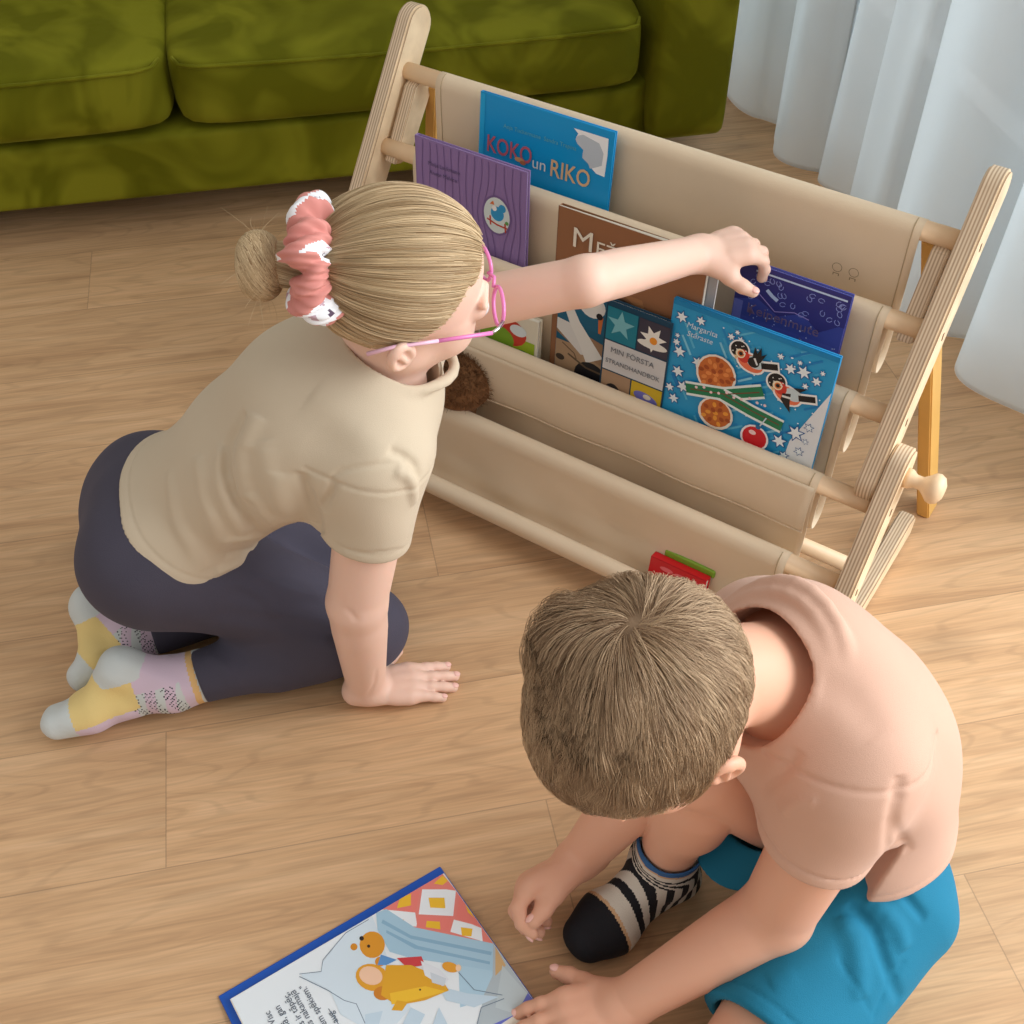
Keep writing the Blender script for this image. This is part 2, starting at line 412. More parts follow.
# right wall with a wide window behind the curtain
bm = bmesh.new()
W0, W1 = -.9, 2.9
for lo, hi in (((1.3, -1.2, 0), (1.42, W0, 2.6)), ((1.3, W1, 0), (1.42, 3.04, 2.6)), ((1.3, W0, 0), (1.42, W1, .12)), ((1.3, W0, 2.35), (1.42, W1, 2.6))):
    bm_box(bm, A(*lo), A(*hi))
wr = bmobj('wall_right', bm, m_wall); struct(wr)
m_frame = mat('window_lacquer', srgb(240, 240, 238), .4)
bm = bmesh.new()
for b0 in (W0, .35, 1.65, W1-.06): bm_box(bm, A(1.33, b0, .12), A(1.39, b0+.06, 2.35), .004)
bm_box(bm, A(1.33, W0, .12), A(1.39, W1, .18), .004); bm_box(bm, A(1.33, W0, 2.29), A(1.39, W1, 2.35), .004)
win = bmobj('window_1', bm, m_frame); struct(win)
mg = bpy.data.materials.new('window_glass'); mg.use_nodes = True; nt = mg.node_tree; nt.nodes.clear()
o_ = nt.nodes.new('ShaderNodeOutputMaterial'); mxs = nt.nodes.new('ShaderNodeMixShader'); mxs.inputs[0].default_value = .06
t_ = nt.nodes.new('ShaderNodeBsdfTransparent'); g_ = nt.nodes.new('ShaderNodeBsdfGlossy'); g_.inputs['Roughness'].default_value = .02
nt.links.new(t_.outputs[0], mxs.inputs[1]); nt.links.new(g_.outputs[0], mxs.inputs[2]); nt.links.new(mxs.outputs[0], o_.inputs[0])
wg = box('window_glass', (1.358, W0+.05, .17), (1.364, W1-.05, 2.3), mg); wg.parent = win
struct(box('baseboard_back', (-3, 3.025, 0), (1.3, 3.04, .07), m_frame))
# curtain
def mat_sheer():
    m = bpy.data.materials.new('sheer_voile'); m.use_nodes = True; nt = m.node_tree; N = nt.nodes; N.clear(); L = nt.links
    o = N.new('ShaderNodeOutputMaterial'); d = N.new('ShaderNodeBsdfDiffuse'); d.inputs[0].default_value = (.68, .71, .73, 1)
    t = N.new('ShaderNodeBsdfTranslucent'); t.inputs[0].default_value = (.72, .78, .80, 1); tr = N.new('ShaderNodeBsdfTransparent')
    a = N.new('ShaderNodeMixShader'); a.inputs[0].default_value = .5; L.new(d.outputs[0], a.inputs[1]); L.new(t.outputs[0], a.inputs[2])
    b = N.new('ShaderNodeMixShader'); b.inputs[0].default_value = .2; L.new(a.outputs[0], b.inputs[1]); L.new(tr.outputs[0], b.inputs[2]); L.new(b.outputs[0], o.inputs[0])
    return m
nb, nz = 520, 30
bs = np.linspace(.95, 2.86, nb); zs = np.concatenate([[.0008, .012, .03, .10, .105, .11], np.linspace(.14, 2.4, nz-6)])
ph = np.cumsum(1+.5*np.sin(bs*4.1)+.35*np.sin(bs*9.3+1))*(bs[1]-bs[0])
V = []
for z in zs:
    amp = .030+.016*np.sin(bs*5+.6)+.02*max(0, .5-z)
    sw = np.sin(ph*24+.25*np.sin(z*2)); u = 1.085+amp*np.sign(sw)*np.abs(sw)**.7+.028*np.sin(ph*8+.7)+.010*np.sin(ph*55+z*2)+.05*np.clip((1.75-bs)/1.2, 0, 1)*(1-z*.3)-.03*np.exp(-((bs-2.45)/.2)**2)
    db = .035*np.cos(ph*24+.3)
    for i in range(nb): V.append(rm(u[i], bs[i]+db[i], z))
Q = [(k*nb+i, k*nb+i+1, (k+1)*nb+i+1, (k+1)*nb+i) for k in range(len(zs)-1) for i in range(nb-1)]
cur = npmesh('curtain', np.array(V), np.array(Q), mat_sheer())
tag(cur, 'floor-length sheer white curtain in soft folds in front of the window', 'curtain')
md = cur.modifiers.new('thickness', 'SOLIDIFY'); md.thickness = .0008
rod = tube('curtain_rod', [rm(1.12, -.7, 2.42), rm(1.12, 2.95, 2.42)], .012, m_frame)
tag(rod, 'white curtain rod carrying the sheer curtain', 'curtain rod')
# ================================================================== SOFA
def mat_velvet():
    m = bpy.data.materials.new('olive_velvet'); m.use_nodes = True; nt = m.node_tree; N = nt.nodes; L = nt.links; b = N['Principled BSDF']
    tc = N.new('ShaderNodeTexCoord'); n = N.new('ShaderNodeTexNoise'); n.inputs['Scale'].default_value = 5; n.inputs['Detail'].default_value = 2; n.inputs['Distortion'].default_value = 1.5
    L.new(tc.outputs['Object'], n.inputs['Vector']); cr = N.new('ShaderNodeValToRGB'); e = cr.color_ramp.elements
    e[0].position = .40; e[0].color = srgb(92, 92, 8); e[1].position = .62; e[1].color = srgb(122, 121, 26)
    L.new(n.outputs['Fac'], cr.inputs[0]); L.new(cr.outputs[0], b.inputs['Base Color'])
    b.inputs['Roughness'].default_value = .75; b.inputs['Specular IOR Level'].default_value = .1
    b.inputs['Sheen Weight'].default_value = .35; b.inputs['Sheen Roughness'].default_value = .35; b.inputs['Sheen Tint'].default_value = srgb(190, 190, 70)
    n2 = N.new('ShaderNodeTexNoise'); n2.inputs['Scale'].default_value = 9; n2.inputs['Detail'].default_value = 3; L.new(tc.outputs['Object'], n2.inputs['Vector'])
    bp = N.new('ShaderNodeBump'); bp.inputs['Strength'].default_value = .25; bp.inputs['Distance'].default_value = .02; L.new(n2.outputs['Fac'], bp.inputs['Height']); L.new(bp.outputs[0], b.inputs['Normal'])
    return m
mv = mat_velvet()
SB = 2.138
sofa = empty('sofa', ROOM, 'olive green velvet sofa with two loose seat cushions behind the book rack', 'sofa')
def loose(name, lo, hi, bev, par, puff=.0, seg=5, seam=True):
    bm = bmesh.new(); bm_box(bm, A(*lo), A(*hi)); c = (A(*lo)+A(*hi))/2; hs = (A(*hi)-A(*lo))/2
    bmesh.ops.subdivide_edges(bm, edges=bm.edges[:], cuts=9, use_grid_fill=True)
    for v in bm.verts:
        q = (A(*v.co)-c)/hs; n = (1-min(1, abs(q[0]))**4)*(1-min(1, abs(q[1]))**4)*(1-min(1, abs(q[2]))**4)
        # rounded box
        r = bev; p = A(*v.co)-c; ins = np.clip(p, -(hs-r), hs-r); d = p-ins; l = np.linalg.norm(d)
        if l > 1e-9: p = ins+d/l*r
        for i in range(3):
            o = [j for j in range(3) if j != i]
            if abs(q[i]) > .999: p[i] += np.sign(q[i])*puff*(1-q[o[0]]**2)*(1-q[o[1]]**2)
        v.co = p+c
    o = bmobj(name, bm, mv, par, smooth=True)
    o.modifiers.new('s', 'SUBSURF').levels = 1; o.modifiers['s'].render_levels = 1
    return o
loose('base', (-2.15, SB, .066), (.735, SB+.86, .205), .015, sofa)
cu1 = loose('seat_cushion', (-1.15, SB-.022, .208), (-.196, SB+.66, .355), .03, sofa, .018)
cu2 = loose('seat_cushion', (-.186, SB-.022, .205), (.695, SB+.66, .352), .03, sofa, .018)
for o, x0, x1 in ((cu1, -1.13, -.215), (cu2, -.167, .675)):
    tube('piping', [(x0-.012, SB+.02, .333), (x0, SB-.014, .333)]+[(x, SB-.0255-.016*(1-((2*x-x0-x1)/(x1-x0))**2), .333) for x in np.linspace(x0+.03, x1-.03, 14)]+[(x1, SB-.014, .333), (x1+.012, SB+.02, .333)], .0035, mv, o, n=6)
loose('seat_cushion', (-2.0, SB-.022, .208), (-1.16, SB+.66, .355), .03, sofa, .018)
loose('armrest', (.715, SB-.012, .075), (.885, SB+.86, .52), .02, sofa, .004)
loose('armrest', (-2.3, SB-.012, .075), (-2.13, SB+.86, .52), .02, sofa, .004)
loose('backrest', (-2.15, SB+.62, .2), (.735, SB+.86, .75), .05, sofa, .0)
m_leg = mat('sofa_leg_wood', srgb(40, 28, 20), .5)
for x in (-2.1, -.6, .75):
    for y in (SB+.12, SB+.8): tube('leg', [(x, y, 0), (x, y, .08)], [.018, .024], m_leg, sofa)
# ================================================================== BOOK RACK
RO = A(.520, 1.217, 0); raz = math.radians(56.4)
rD = A(-math.sin(raz), math.cos(raz), 0); rY = -A(math.cos(raz), math.sin(raz), 0)
RACK = frame(RO, rD, rY, (0, 0, 1)); RL = .805
def rw(x, y, z): return RO+rD*x+rY*y+A(0, 0, z)
LN = math.radians(34.2); SP = .109
def dpos(k): return A(SP*k*math.sin(LN), .5-SP*k*math.cos(LN))      # dowel k in (y,z)
def mat_ply():
    m = bpy.data.materials.new('birch_plywood'); m.use_nodes = True; nt = m.node_tree; N = nt.nodes; L = nt.links; b = N['Principled BSDF']
    tc = N.new('ShaderNodeTexCoord'); sx = N.new('ShaderNodeSeparateXYZ'); L.new(tc.outputs['Object'], sx.inputs[0])
    q = N.new('ShaderNodeMath'); q.operation = 'MULTIPLY'; q.inputs[1].default_value = 1/.00205; L.new(sx.outputs[0], q.inputs[0])
    fr = N.new('ShaderNodeMath'); fr.operation = 'PINGPONG'; fr.inputs[1].default_value = 1; L.new(q.outputs[0], fr.inputs[0])
    mp = N.new('ShaderNodeMapping'); mp.inputs['Scale'].default_value = (260, 22, 22); L.new(tc.outputs['Object'], mp.inputs[0])
    n = N.new('ShaderNodeTexNoise'); n.inputs['Scale'].default_value = 1; n.inputs['Detail'].default_value = 4; L.new(mp.outputs[0], n.inputs['Vector'])
    # only end grain shows the layers: weight by |normal.x|
    geo = N.new('ShaderNodeNewGeometry'); vt = N.new('ShaderNodeVectorTransform'); vt.vector_type = 'NORMAL'; vt.convert_from = 'WORLD'; vt.convert_to = 'OBJECT'
    L.new(geo.outputs['True Normal'], vt.inputs[0]); s2 = N.new('ShaderNodeSeparateXYZ'); L.new(vt.outputs[0], s2.inputs[0])
    ab = N.new('ShaderNodeMath'); ab.operation = 'ABSOLUTE'; L.new(s2.outputs[0], ab.inputs[0]); gt = N.new('ShaderNodeMath'); gt.operation = 'LESS_THAN'; gt.inputs[1].default_value = .7; L.new(ab.outputs[0], gt.inputs[0])
    cr = N.new('ShaderNodeValToRGB'); e = cr.color_ramp.elements; e[0].position = .3; e[0].color = srgb(222, 200, 170); e[1].position = .8; e[1].color = srgb(176, 146, 116); L.new(fr.outputs[0], cr.inputs[0])
    fc = N.new('ShaderNodeValToRGB'); e = fc.color_ramp.elements; e[0].position = .3; e[0].color = srgb(226, 198, 160); e[1].position = .75; e[1].color = srgb(240, 216, 180); L.new(n.outputs['Fac'], fc.inputs[0])
    mx = N.new('ShaderNodeMix'); mx.data_type = 'RGBA'; L.new(gt.outputs[0], mx.inputs[0]); L.new(fc.outputs[0], mx.inputs[6]); L.new(cr.outputs[0], mx.inputs[7])
    mr = N.new('ShaderNodeMapRange'); mr.inputs[1].default_value = .3; mr.inputs[2].default_value = .7; mr.inputs[3].default_value = .9; mr.inputs[4].default_value = 1.06; L.new(n.outputs['Fac'], mr.inputs[0])
    m2 = N.new('ShaderNodeMix'); m2.data_type = 'RGBA'; m2.blend_type = 'MULTIPLY'; m2.inputs[0].default_value = 1; L.new(mx.outputs[2], m2.inputs[6]); L.new(mr.outputs[0], m2.inputs[7]); L.new(m2.outputs[2], b.inputs['Base Color'])
    b.inputs['Roughness'].default_value = .5
    return m
mply = mat_ply()
mdow = mat('dowel_birch', srgb(232, 200, 162), .45, bump=(60, .1), vary=(18, .07))
mleg = mat('lacquered_birch', srgb(226, 176, 96), .4, vary=(14, .06))
mcan = mat('canvas', srgb(224, 203, 174), .85, .15, bump=(900, .25), vary=(6, .035), sheen=.15)
rack = empty('book_rack', RACK, 'wooden sling book rack with cream canvas pockets full of picture books', 'bookshelf')
def stadium(p0, p1, r, n=10, round0=True, round1=True):
    p0 = A(*p0); p1 = A(*p1); d = unit(p1-p0); nn = A(-d[1], d[0]); out = []
    a = math.atan2(nn[1], nn[0])
    for i in range(n+1):
        t = a+math.pi*i/n; out.append(tuple(p0+r*A(math.cos(t), math.sin(t))) if round0 else None)
    out = [x for x in out if x] or [tuple(p0+nn*r), tuple(p0-nn*r)]
    o2 = [tuple(p1+r*A(math.cos(a+math.pi+math.pi*i/n), math.sin(a+math.pi+math.pi*i/n))) for i in range(n+1)] if round1 else [tuple(p1-nn*r), tuple(p1+nn*r)]
    return out+o2
inc = A(math.sin(LN), -math.cos(LN))
RT = .0245
for sgn, x0 in ((-1, 0), (1, RL)):
    x0 = -.007 if sgn < 0 else RL
    xs = lambda a, b: (x0+sgn*a, x0+sgn*b)
    a, b = xs(0, RT)
    prism('side_rail', stadium(dpos(0)-inc*.064, dpos(3)-inc*.030, .028), 0, min(a, b), max(a, b), mply, rack, .003)
    a, b = xs(RT+.001, 2*RT)
    lp = prism('lower_post', stadium(dpos(3)-inc*.056, dpos(5)-inc*.002, .028), 0, min(a, b), max(a, b), mply, rack, .003)
    prism('base_bar', [(.30, .003), (.30, .03), (.285, .036), (.12, .036), (-.005, .050), (-.03, .045), (-.04, .03), (-.035, .003)], 0, min(a, b), max(a, b), mply, rack, .003)
    def lx(v): return -v if sgn < 0 else RL+v
    fo, to = A(lx(.058), -.10, 0), A(lx(-.030), -.032, .478)
    bm = bmesh.new(); vv = []
    for c_ in (fo, to):
        for dx, dy in ((-.0095, -.019), (.0095, -.019), (.0095, .019), (-.0095, .019)): vv.append(bm.verts.new((c_[0]+dx, c_[1]+dy, c_[2])))
    for q in ((0, 1, 2, 3), (7, 6, 5, 4), (0, 4, 5, 1), (1, 5, 6, 2), (2, 6, 7, 3), (3, 7, 4, 0)): bm.faces.new([vv[i] for i in q])
    bmesh.ops.recalc_face_normals(bm, faces=bm.faces[:]); bmesh.ops.bevel(bm, geom=bm.edges[:], offset=.002, segments=2, affect='EDGES')
    bmobj('rear_leg', bm, mleg, rack)
    a, b = xs(-.026, -.005)
    d0, d1 = dpos(0), dpos(1)
    prism('link_plate', [(d0[0]-.005, d0[1]-.004), (d0[0]+.016, d0[1]-.012), (d1[0]+.014, d1[1]-.016), (d1[0]-.004, d1[1]-.022), (d1[0]-.03, d1[1]-.012), (d0[0]-.022, d0[1]-.03)], 0, min(a, b), max(a, b), mply, rack, .002)
    kn = [(0, 0), (.0125, 0), (.0125, .006), (.0085, .012), (.0085, .020), (.013, .026), (.0185, .032), (.0195, .038), (.0165, .044), (.009, .048), (0, .049)]
    kp = dpos(3)-inc*.047
    lathe('knob', kn, mdow, rack, M=frame((x0+sgn*(2*RT), kp[0], kp[1]), (0, 1, 0), (0, 0, sgn), (sgn, 0, 0)))
    m_pin = mat('pin_hole', srgb(120, 84, 52), .8)
    for k in (0, 1, 2, 3, 4):
        xx = x0+sgn*(RT if k < 3 else 2*RT); d = dpos(k)
        bm = bmesh.new(); bm_box(bm, A(xx-.0006, d[0]-.002, d[1]-.005), A(xx+.0006, d[0]+.002, d[1]+.005)); bmobj('pin', bm, m_pin, rack)
RD = .0125
for k in range(6):
    d = dpos(k); e = .004 if k < 3 else RT+.004
    tube('dowel', [(-e, d[0], d[1]), (RL+e, d[0], d[1])], RD, mdow, rack, n=20)
tube('cross_dowel', [(-RT, .112, .042), (RL+RT, .112, .042)], .011, mdow, rack, n=16)
# canvas slings: profile of each pocket in (y,z), from the back dowel over, down into the pocket and up over the front dowel
def smooth_poly(pts, n):
    pts = np.array(pts, float); d = np.concatenate([[0], np.cumsum(np.linalg.norm(np.diff(pts, axis=0), axis=1))]); t = np.linspace(0, d[-1], n)
    q = np.stack([np.interp(t, d, pts[:, i]) for i in range(2)], 1)
    for _ in range(4): q[1:-1] = (q[:-2]+2*q[1:-1]+q[2:])/4
    return q
X0, X1 = .036, RL-.060
def sling(k):
    b, f = dpos(k), dpos(k+1); r = RD+.002
    arc_b = [(b[0]+r*math.cos(t), b[1]+r*math.sin(t)) for t in np.radians(np.linspace(250, -10, 12))]
    if k < 4:
        deep = .098 if k < 3 else .085
        bot = (f[0]-.020, f[1]-deep)
        wall = [(b[0]+r+.001, b[1]-.03), (b[0]+r+.0005, b[1]-.07), (f[0]-.046, f[1]-.02), (bot[0]-.026, bot[1]+.03), (bot[0]-.020, bot[1]+.004), (bot[0]-.004, bot[1]-.002), (bot[0]+.012, bot[1]+.006), (f[0]-.008, f[1]-.06), (f[0]-r+.001, f[1]-.02)]
        if k == 3: wall = [(b[0]+r+.002, b[1]-.02), (b[0]+r+.002, b[1]-.05), (b[0]+r-.004, b[1]-.08), (b[0]+r+.002, b[1]-.115), (bot[0]-.02, .062), (bot[0]+.004, .058), (f[0]-.02, f[1]-.045), (f[0]-r-.003, f[1]-.015)]
    else:
        wall = [(b[0]+r+.002, b[1]-.03), (b[0]+r+.004, b[1]-.06), (b[0]+.026, .042), (b[0]+.040, .026), (f[0]-.012, .022), (f[0]-r-.004, .032)]
    arc_f = [(f[0]+r*math.cos(t), f[1]+r*math.sin(t)) for t in np.radians(np.linspace(190, -60, 12))]
    prof = np.concatenate([smooth_poly(arc_b, 14), smooth_poly([arc_b[-1]]+wall+[arc_f[0]], 46)[1:-1], smooth_poly(arc_f, 14)])
    nx = 60; xs = np.linspace(X0, X1, nx); V = []
    ph = random.random()*6
    for i, p in enumerate(prof):
        s = i/len(prof); w = math.sin(math.pi*min(1, max(0, (s-.2)/.6)))**2
        for x in xs:
            sag = (.0016*w*math.sin(x*9+ph+3*s)+.0011*w*math.sin(x*23+ph*2-5*s)+.0007*w*math.sin(x*51+8*s))*(2 if k > 2 else .6)
            V.append((x, p[0]+sag, p[1]+.3*sag))
    n = len(prof); Q = [(i*nx+j, i*nx+j+1, (i+1)*nx+j+1, (i+1)*nx+j) for i in range(n-1) for j in range(nx-1)]
    o = npmesh('canvas_sling', np.array(V), np.array(Q), mcan, rack)
    md = o.modifiers.new('t', 'SOLIDIFY'); md.thickness = .0016; md.offset = 0
    m_th = mat('thread', srgb(186, 164, 132), .8)
    for x in (X0+.010, X1-.010):
        q = prof[8:34]; t = np.gradient(q, axis=0); t /= np.linalg.norm(t, axis=1)[:, None]+1e-9; nr = np.stack([-t[:, 1], t[:, 0]], 1)
        tube('side_seam', [(x, a[0]+b[0]*.001, a[1]+b[1]*.001) for a, b in zip(q, nr)], .0008, m_th, o, n=6)
    return o
for k in range(5): sling(k)
# loose front flap hanging from the fourth dowel, with a turned hem
d = dpos(3); nx = 60; V = []; xs = np.linspace(X0+.002, X1-.004, nx)
fp = [(d[0]+RD+.0045, d[1]+.004), (d[0]+RD+.007, d[1]-.015), (d[0]+RD+.010, d[1]-.035), (d[0]+RD+.011, d[1]-.055), (d[0]+RD+.008, d[1]-.070)]
fp = smooth_poly(fp, 14)
for i, p in enumerate(fp):
    for x in xs:
        s_ = i/13; V.append((x, p[0]+s_*(.003*math.sin(x*11+1)+.0015*math.sin(x*37)), p[1]+s_*.004*math.sin(x*7+2)))
o = npmesh('canvas_flap', np.array(V), np.array([(i*nx+j, i*nx+j+1, (i+1)*nx+j+1, (i+1)*nx+j) for i in range(13) for j in range(nx-1)]), mcan, rack)
md = o.modifiers.new('t', 'SOLIDIFY'); md.thickness = .0016; md.offset = 0
hem = V[13*nx:]; tube('hem', [(p[0], p[1]+.0008, p[2]) for p in hem], .0014, mcan, o, n=8)
# printed emblem on the top sling: two small ring figures
M_em = frame((.112, .0185, .425), (-1, 0, 0), (0, .05, 1), (0, 1, -.05))
em = empty('emblem', None); em.parent = rack; em.matrix_local = M_em
bands = []
for cx in (-.011, .011):
    bands += [(band(circ(cx, .003, .0062, n=20)+[circ(cx, .003, .0062, n=20)[0]], .0008), (150, 128, 98))]
    bands += [(rect(cx-.004, -.0062, cx+.004, -.0052), (150, 128, 98)), (rect(cx-.0042, -.009, cx-.003, -.0052), (150, 128, 98)), (rect(cx+.003, -.009, cx+.0042, -.0052), (150, 128, 98))]
art('emblem_print', bands, em, z0=.0015)
# ================================================================== BOOKS IN THE RACK (book frame: x right, y up, z towards the reader)
m_page = mat('page_paper', srgb(236, 230, 216), .8, bump=(500, .1))
def bookframe(xl, yb, zb, lean, roll=0):
    """origin = bottom-left corner of the front cover, rack coordinates"""
    t = math.radians(lean); r = -rD; up = unit(A(0, 0, 1)*math.cos(t)-rY*math.sin(t)); n = np.cross(r, up)
    if roll:
        c, s = math.cos(math.radians(roll)), math.sin(math.radians(roll)); r, up = r*c+up*s, up*c-r*s
    return frame(rw(xl, yb, zb), r, up, n)
def bk(tl, tr, yb, zb, lean, h0):
    """frame and width of a book whose front cover's top corners are seen at tl, tr; yb = rack y of the cover at height zb"""
    T = math.tan(math.radians(lean)); Mi = RACK.inverted(); a = A(*(Mi @ Vector(cC))); out = []
    for q in (tl, tr):
        d = A(*(Mi @ Vector(cC+ray(*q))))-a; t = (yb-T*(a[2]-zb)-a[1])/(d[1]+T*d[2]); out.append(a+d*t)
    dz = (out[0][2]+out[1][2])/2-zb-h0*math.cos(math.radians(lean))
    return bookframe(out[0][0], yb-T*dz, zb+dz, lean)
def book(M, w, h, th, col, label, spine=None, pagecol=None, soft=False, fan=0):
    b = empty('book', M, label, 'book', 'picture books in the rack')
    mc = flat(*col, rough=.35); bt = .0018 if not soft else .0006; ov = .003 if not soft else 0
    bm = bmesh.new()
    bm_box(bm, A(0, 0, -bt), A(w, h, 0), .0006, 1)
    bm_box(bm, A(0, 0, -th-fan*0), A(w, h, -th+bt), .0006, 1)
    bm_box(bm, A(-.001, 0, -th), A(bt, h, 0), .0006, 1)
    bmobj('cover', bm, mc, b)
    if fan:
        bm = bmesh.new()
        n = 7
        for i in range(n):
            s0, s1 = i/n, (i+.72)/n
            vs = [(0, -bt-.002*s0), (w-ov, -bt-.002-fan*s0), (w-ov, -bt-.002-fan*s1), (0, -bt-.002*s1)]
            lo = [bm.verts.new((x, ov, z)) for x, z in vs]; hi = [bm.verts.new((x, h-ov-.001*(i % 3), z)) for x, z in vs]
            bm.faces.new(lo[::-1]); bm.faces.new(hi)
            for k in range(4): bm.faces.new((lo[k], lo[(k+1) % 4], hi[(k+1) % 4], hi[k]))
        bmesh.ops.recalc_face_normals(bm, faces=bm.faces[:])
        bmobj('pages', bm, m_page, b)
    else:
        box('pages', (bt, ov, -th+bt), (w-ov, h-ov, -bt), m_page, b)
    return b
# --- blue landscape book, top pocket
b = book(bk((481, 93), (615, 130), 0.049, 0.318, 5.5, .198), .212, .198, .006, (4, 152, 214), 'sky blue hardback titled KOKO un RIKO standing in the top pocket')
W, Hh = .212, .196
curl = [(.150, .187)]+[(.150+.004*math.sin(i*1.9)+.0036*i, .187-.0056*i) for i in range(1, 9)]+[(.184, .139), (.190, .135), (.203, .134), (.204, .165), (.203, .187)]
art('cover_art', [(rect(.0, 0, .008, Hh), (20, 168, 224)), (rect(0, .0, W, .06), (8, 140, 208)), (curl, (250, 250, 250)), ([(x-.001+.0, y-.003) for x, y in curl[1:9]]+[(.186, .142), (.197, .148), (.198, .165), (.190, .177), (.165, .182)], (196, 204, 212))], b)
text('title', 'KOKO', .034, .013, .118, (196, 96, 112), b, bold=.0003, sx=.76)
text('title', 'un', .024, .089, .115, (222, 226, 220), b, sx=1.0)
text('title', 'RIKO', .034, .118, .112, (226, 186, 140), b, bold=.0003, sx=.82)
text('author_line', 'Anja Tuckermane  Sandra Trapina', .0085, .04, .158, (90, 170, 190), b, sx=1.0)
art('title_bow', [(circ(.069, .120, .008, .0035, n=10), (214, 160, 110)), (circ(.075, .117, .005, .003, n=10), (180, 110, 70))], b, z0=.002)
# --- violet book, second pocket left
b = book(bk((415, 135), (527, 172), 0.1065, 0.236, 2, .234), .186, .234, .008, (142, 116, 170), 'purple wood-grain hardback with a round bird picture, at the left of the second pocket')
it = []
for i in range(14):
    x = .012+.0125*i; dx = .012*math.exp(-((x-.138)/.03)**2)*(1 if x > .138 else -1)
    it.append((band([(x+dx*math.exp(-((y-.155)/.035)**2)+.0012*math.sin(y*60+i), y) for y in np.linspace(.003, .231, 26)], .0011), (116, 92, 146)))
it += [(circ(.138, .155, .0245, .030, n=28), (116, 92, 146)), (circ(.138, .155, .0215, .0270, n=28), (214, 226, 226)), (circ(.139, .158, .011, .011), (40, 150, 206)), (circ(.147, .168, .006, .006), (40, 150, 206)), (circ(.134, .165, .004), (240, 240, 240)),
       (band([(.122, .146), (.139, .141), (.156, .140)], .0026), (188, 58, 40)), (band([(.127, .152), (.128, .138)], .0026), (188, 58, 40)), (band([(.152, .147), (.153, .133)], .0026), (188, 58, 40)), ([(.126, .170), (.132, .176), (.134, .170)], (222, 120, 60)), (circ(.155, .148, .003), (90, 150, 80))]
art('cover_art', it, b)
text('author_line', 'Maija Laukmane', .0085, .022, .197, (92, 78, 122), b); text('author_line', 'Anete Melece', .0085, .024, .184, (92, 78, 122), b)
# --- brown forest book, third pocket
b = book(bk((559, 208), (683, 245), 0.1605, 0.15, 3, .292), .213, .292, .0085, (150, 104, 72), 'brown paper-covered book lettered MEŽA, fanned open, behind the reaching arm', soft=True, fan=.006)
art('cover_art', [(circ(.095, .168, .034, .022, .3), (92, 74, 58)), (circ(.08, .182, .012), (48, 38, 32)), (circ(.074, .184, .004), (230, 226, 214)), (circ(.105, .158, .024, .012, -.5), (200, 196, 186)), (circ(.118, .176, .02, .006, -.7), (60, 48, 40)), ([(.1, .2), (.14, .18), (.132, .2)], (170, 120, 80))], b)
text('title', 'M', .040, .022, .243, (238, 232, 216), b, sx=1.1); text('title', 'EŽA', .027, .058, .243, (238, 232, 216), b, sx=1.1)
# thin grey magazine behind it
b = book(bk((565, 208), (697, 250), 0.1505, 0.15, 3, .288), .222, .288, .003, (176, 176, 178), 'thin grey magazine squeezed behind the brown MEŽA book', soft=True)
# --- swan book
b = book(bk((560, 283), (660, 318), 0.166, 0.148, 3, .206), .150, .206, .0045, (24, 92, 122), 'picture book with a white swan over teal water, left of the beach handbook')
art('cover_art', [(rect(0, 0, .150, .118), (168, 140, 110)), ([(0, .13), (.03, .114), (.075, .098), (.15, .112), (.15, .118), (0, .15)], (150, 120, 92)), (rect(0, .15, .15, .206), (22, 96, 128)),
   ([(0, .152), (.02, .15), (.055, .11), (.04, .106), (0, .135)], (214, 216, 214)), (band([(.015, .2), (.016, .175), (.028, .152), (.046, .128), (.062, .104)], [.012, .014, .017, .022, .03]), (222, 224, 220)), (circ(.052, .188, .02, .018), (220, 222, 220)), (band([(.03, .205), (.045, .2), (.06, .188)], .016), (222, 224, 220)),
   ([(.062, .178), (.070, .176), (.068, .15), (.064, .15)], (196, 110, 54)), (circ(.064, .176, .005), (20, 24, 30)), (circ(.058, .075, .026, .024), (26, 26, 32)), (circ(.07, .06, .02, .012, -.4), (70, 72, 90)), (circ(.108, .06, .008), (40, 36, 36)), (band([(.02, .1), (.05, .088), (.09, .086)], .003), (96, 78, 60)), (band([(.01, .115), (.03, .104), (.034, .096)], .002), (110, 90, 70)), (circ(.008, .09, .007, .005), (60, 50, 44))]
   +[(band([(.08, y), (.1, y+.003), (.12, y), (.148, y+.002)], .004), (16, 66, 92)) for y in (.165, .176, .188, .198)], b)
# --- small beach handbook
b = book(bk((608, 297), (670, 325), 0.174, 0.15, 3, .206), .096, .206, .0075, (20, 66, 92), 'small handbook reading MIN FÖRSTA STRANDHANDBOK with starfish, water lily and mushroom squares')
it = [(rect(.002, .148, .047, .198), (24, 124, 146)), (rect(.049, .148, .094, .198), (60, 58, 74)), (rect(.002, .100, .094, .146), (206, 208, 210)), (rect(.002, .01, .046, .098), (170, 140, 112)), (rect(.048, .04, .094, .098), (206, 176, 40)), (rect(.048, .01, .094, .046), (150, 150, 50)),
      (star(.023, .175, .021, 5, .42, .3), (120, 186, 198)), (star(.071, .172, .020, 7, .5, .2), (238, 238, 232)), (circ(.071, .163, .022, .006), (230, 230, 224)), (circ(.072, .170, .0055), (232, 150, 44)),
      (circ(.071, .077, .0185, .0085, -.2), (112, 112, 196)), (circ(.073, .080, .006, .004), (220, 214, 200)), (rect(.068, .05, .072, .072), (226, 214, 150)), (circ(.02, .06, .014, .02), (40, 36, 40))]
art('cover_art', it, b)
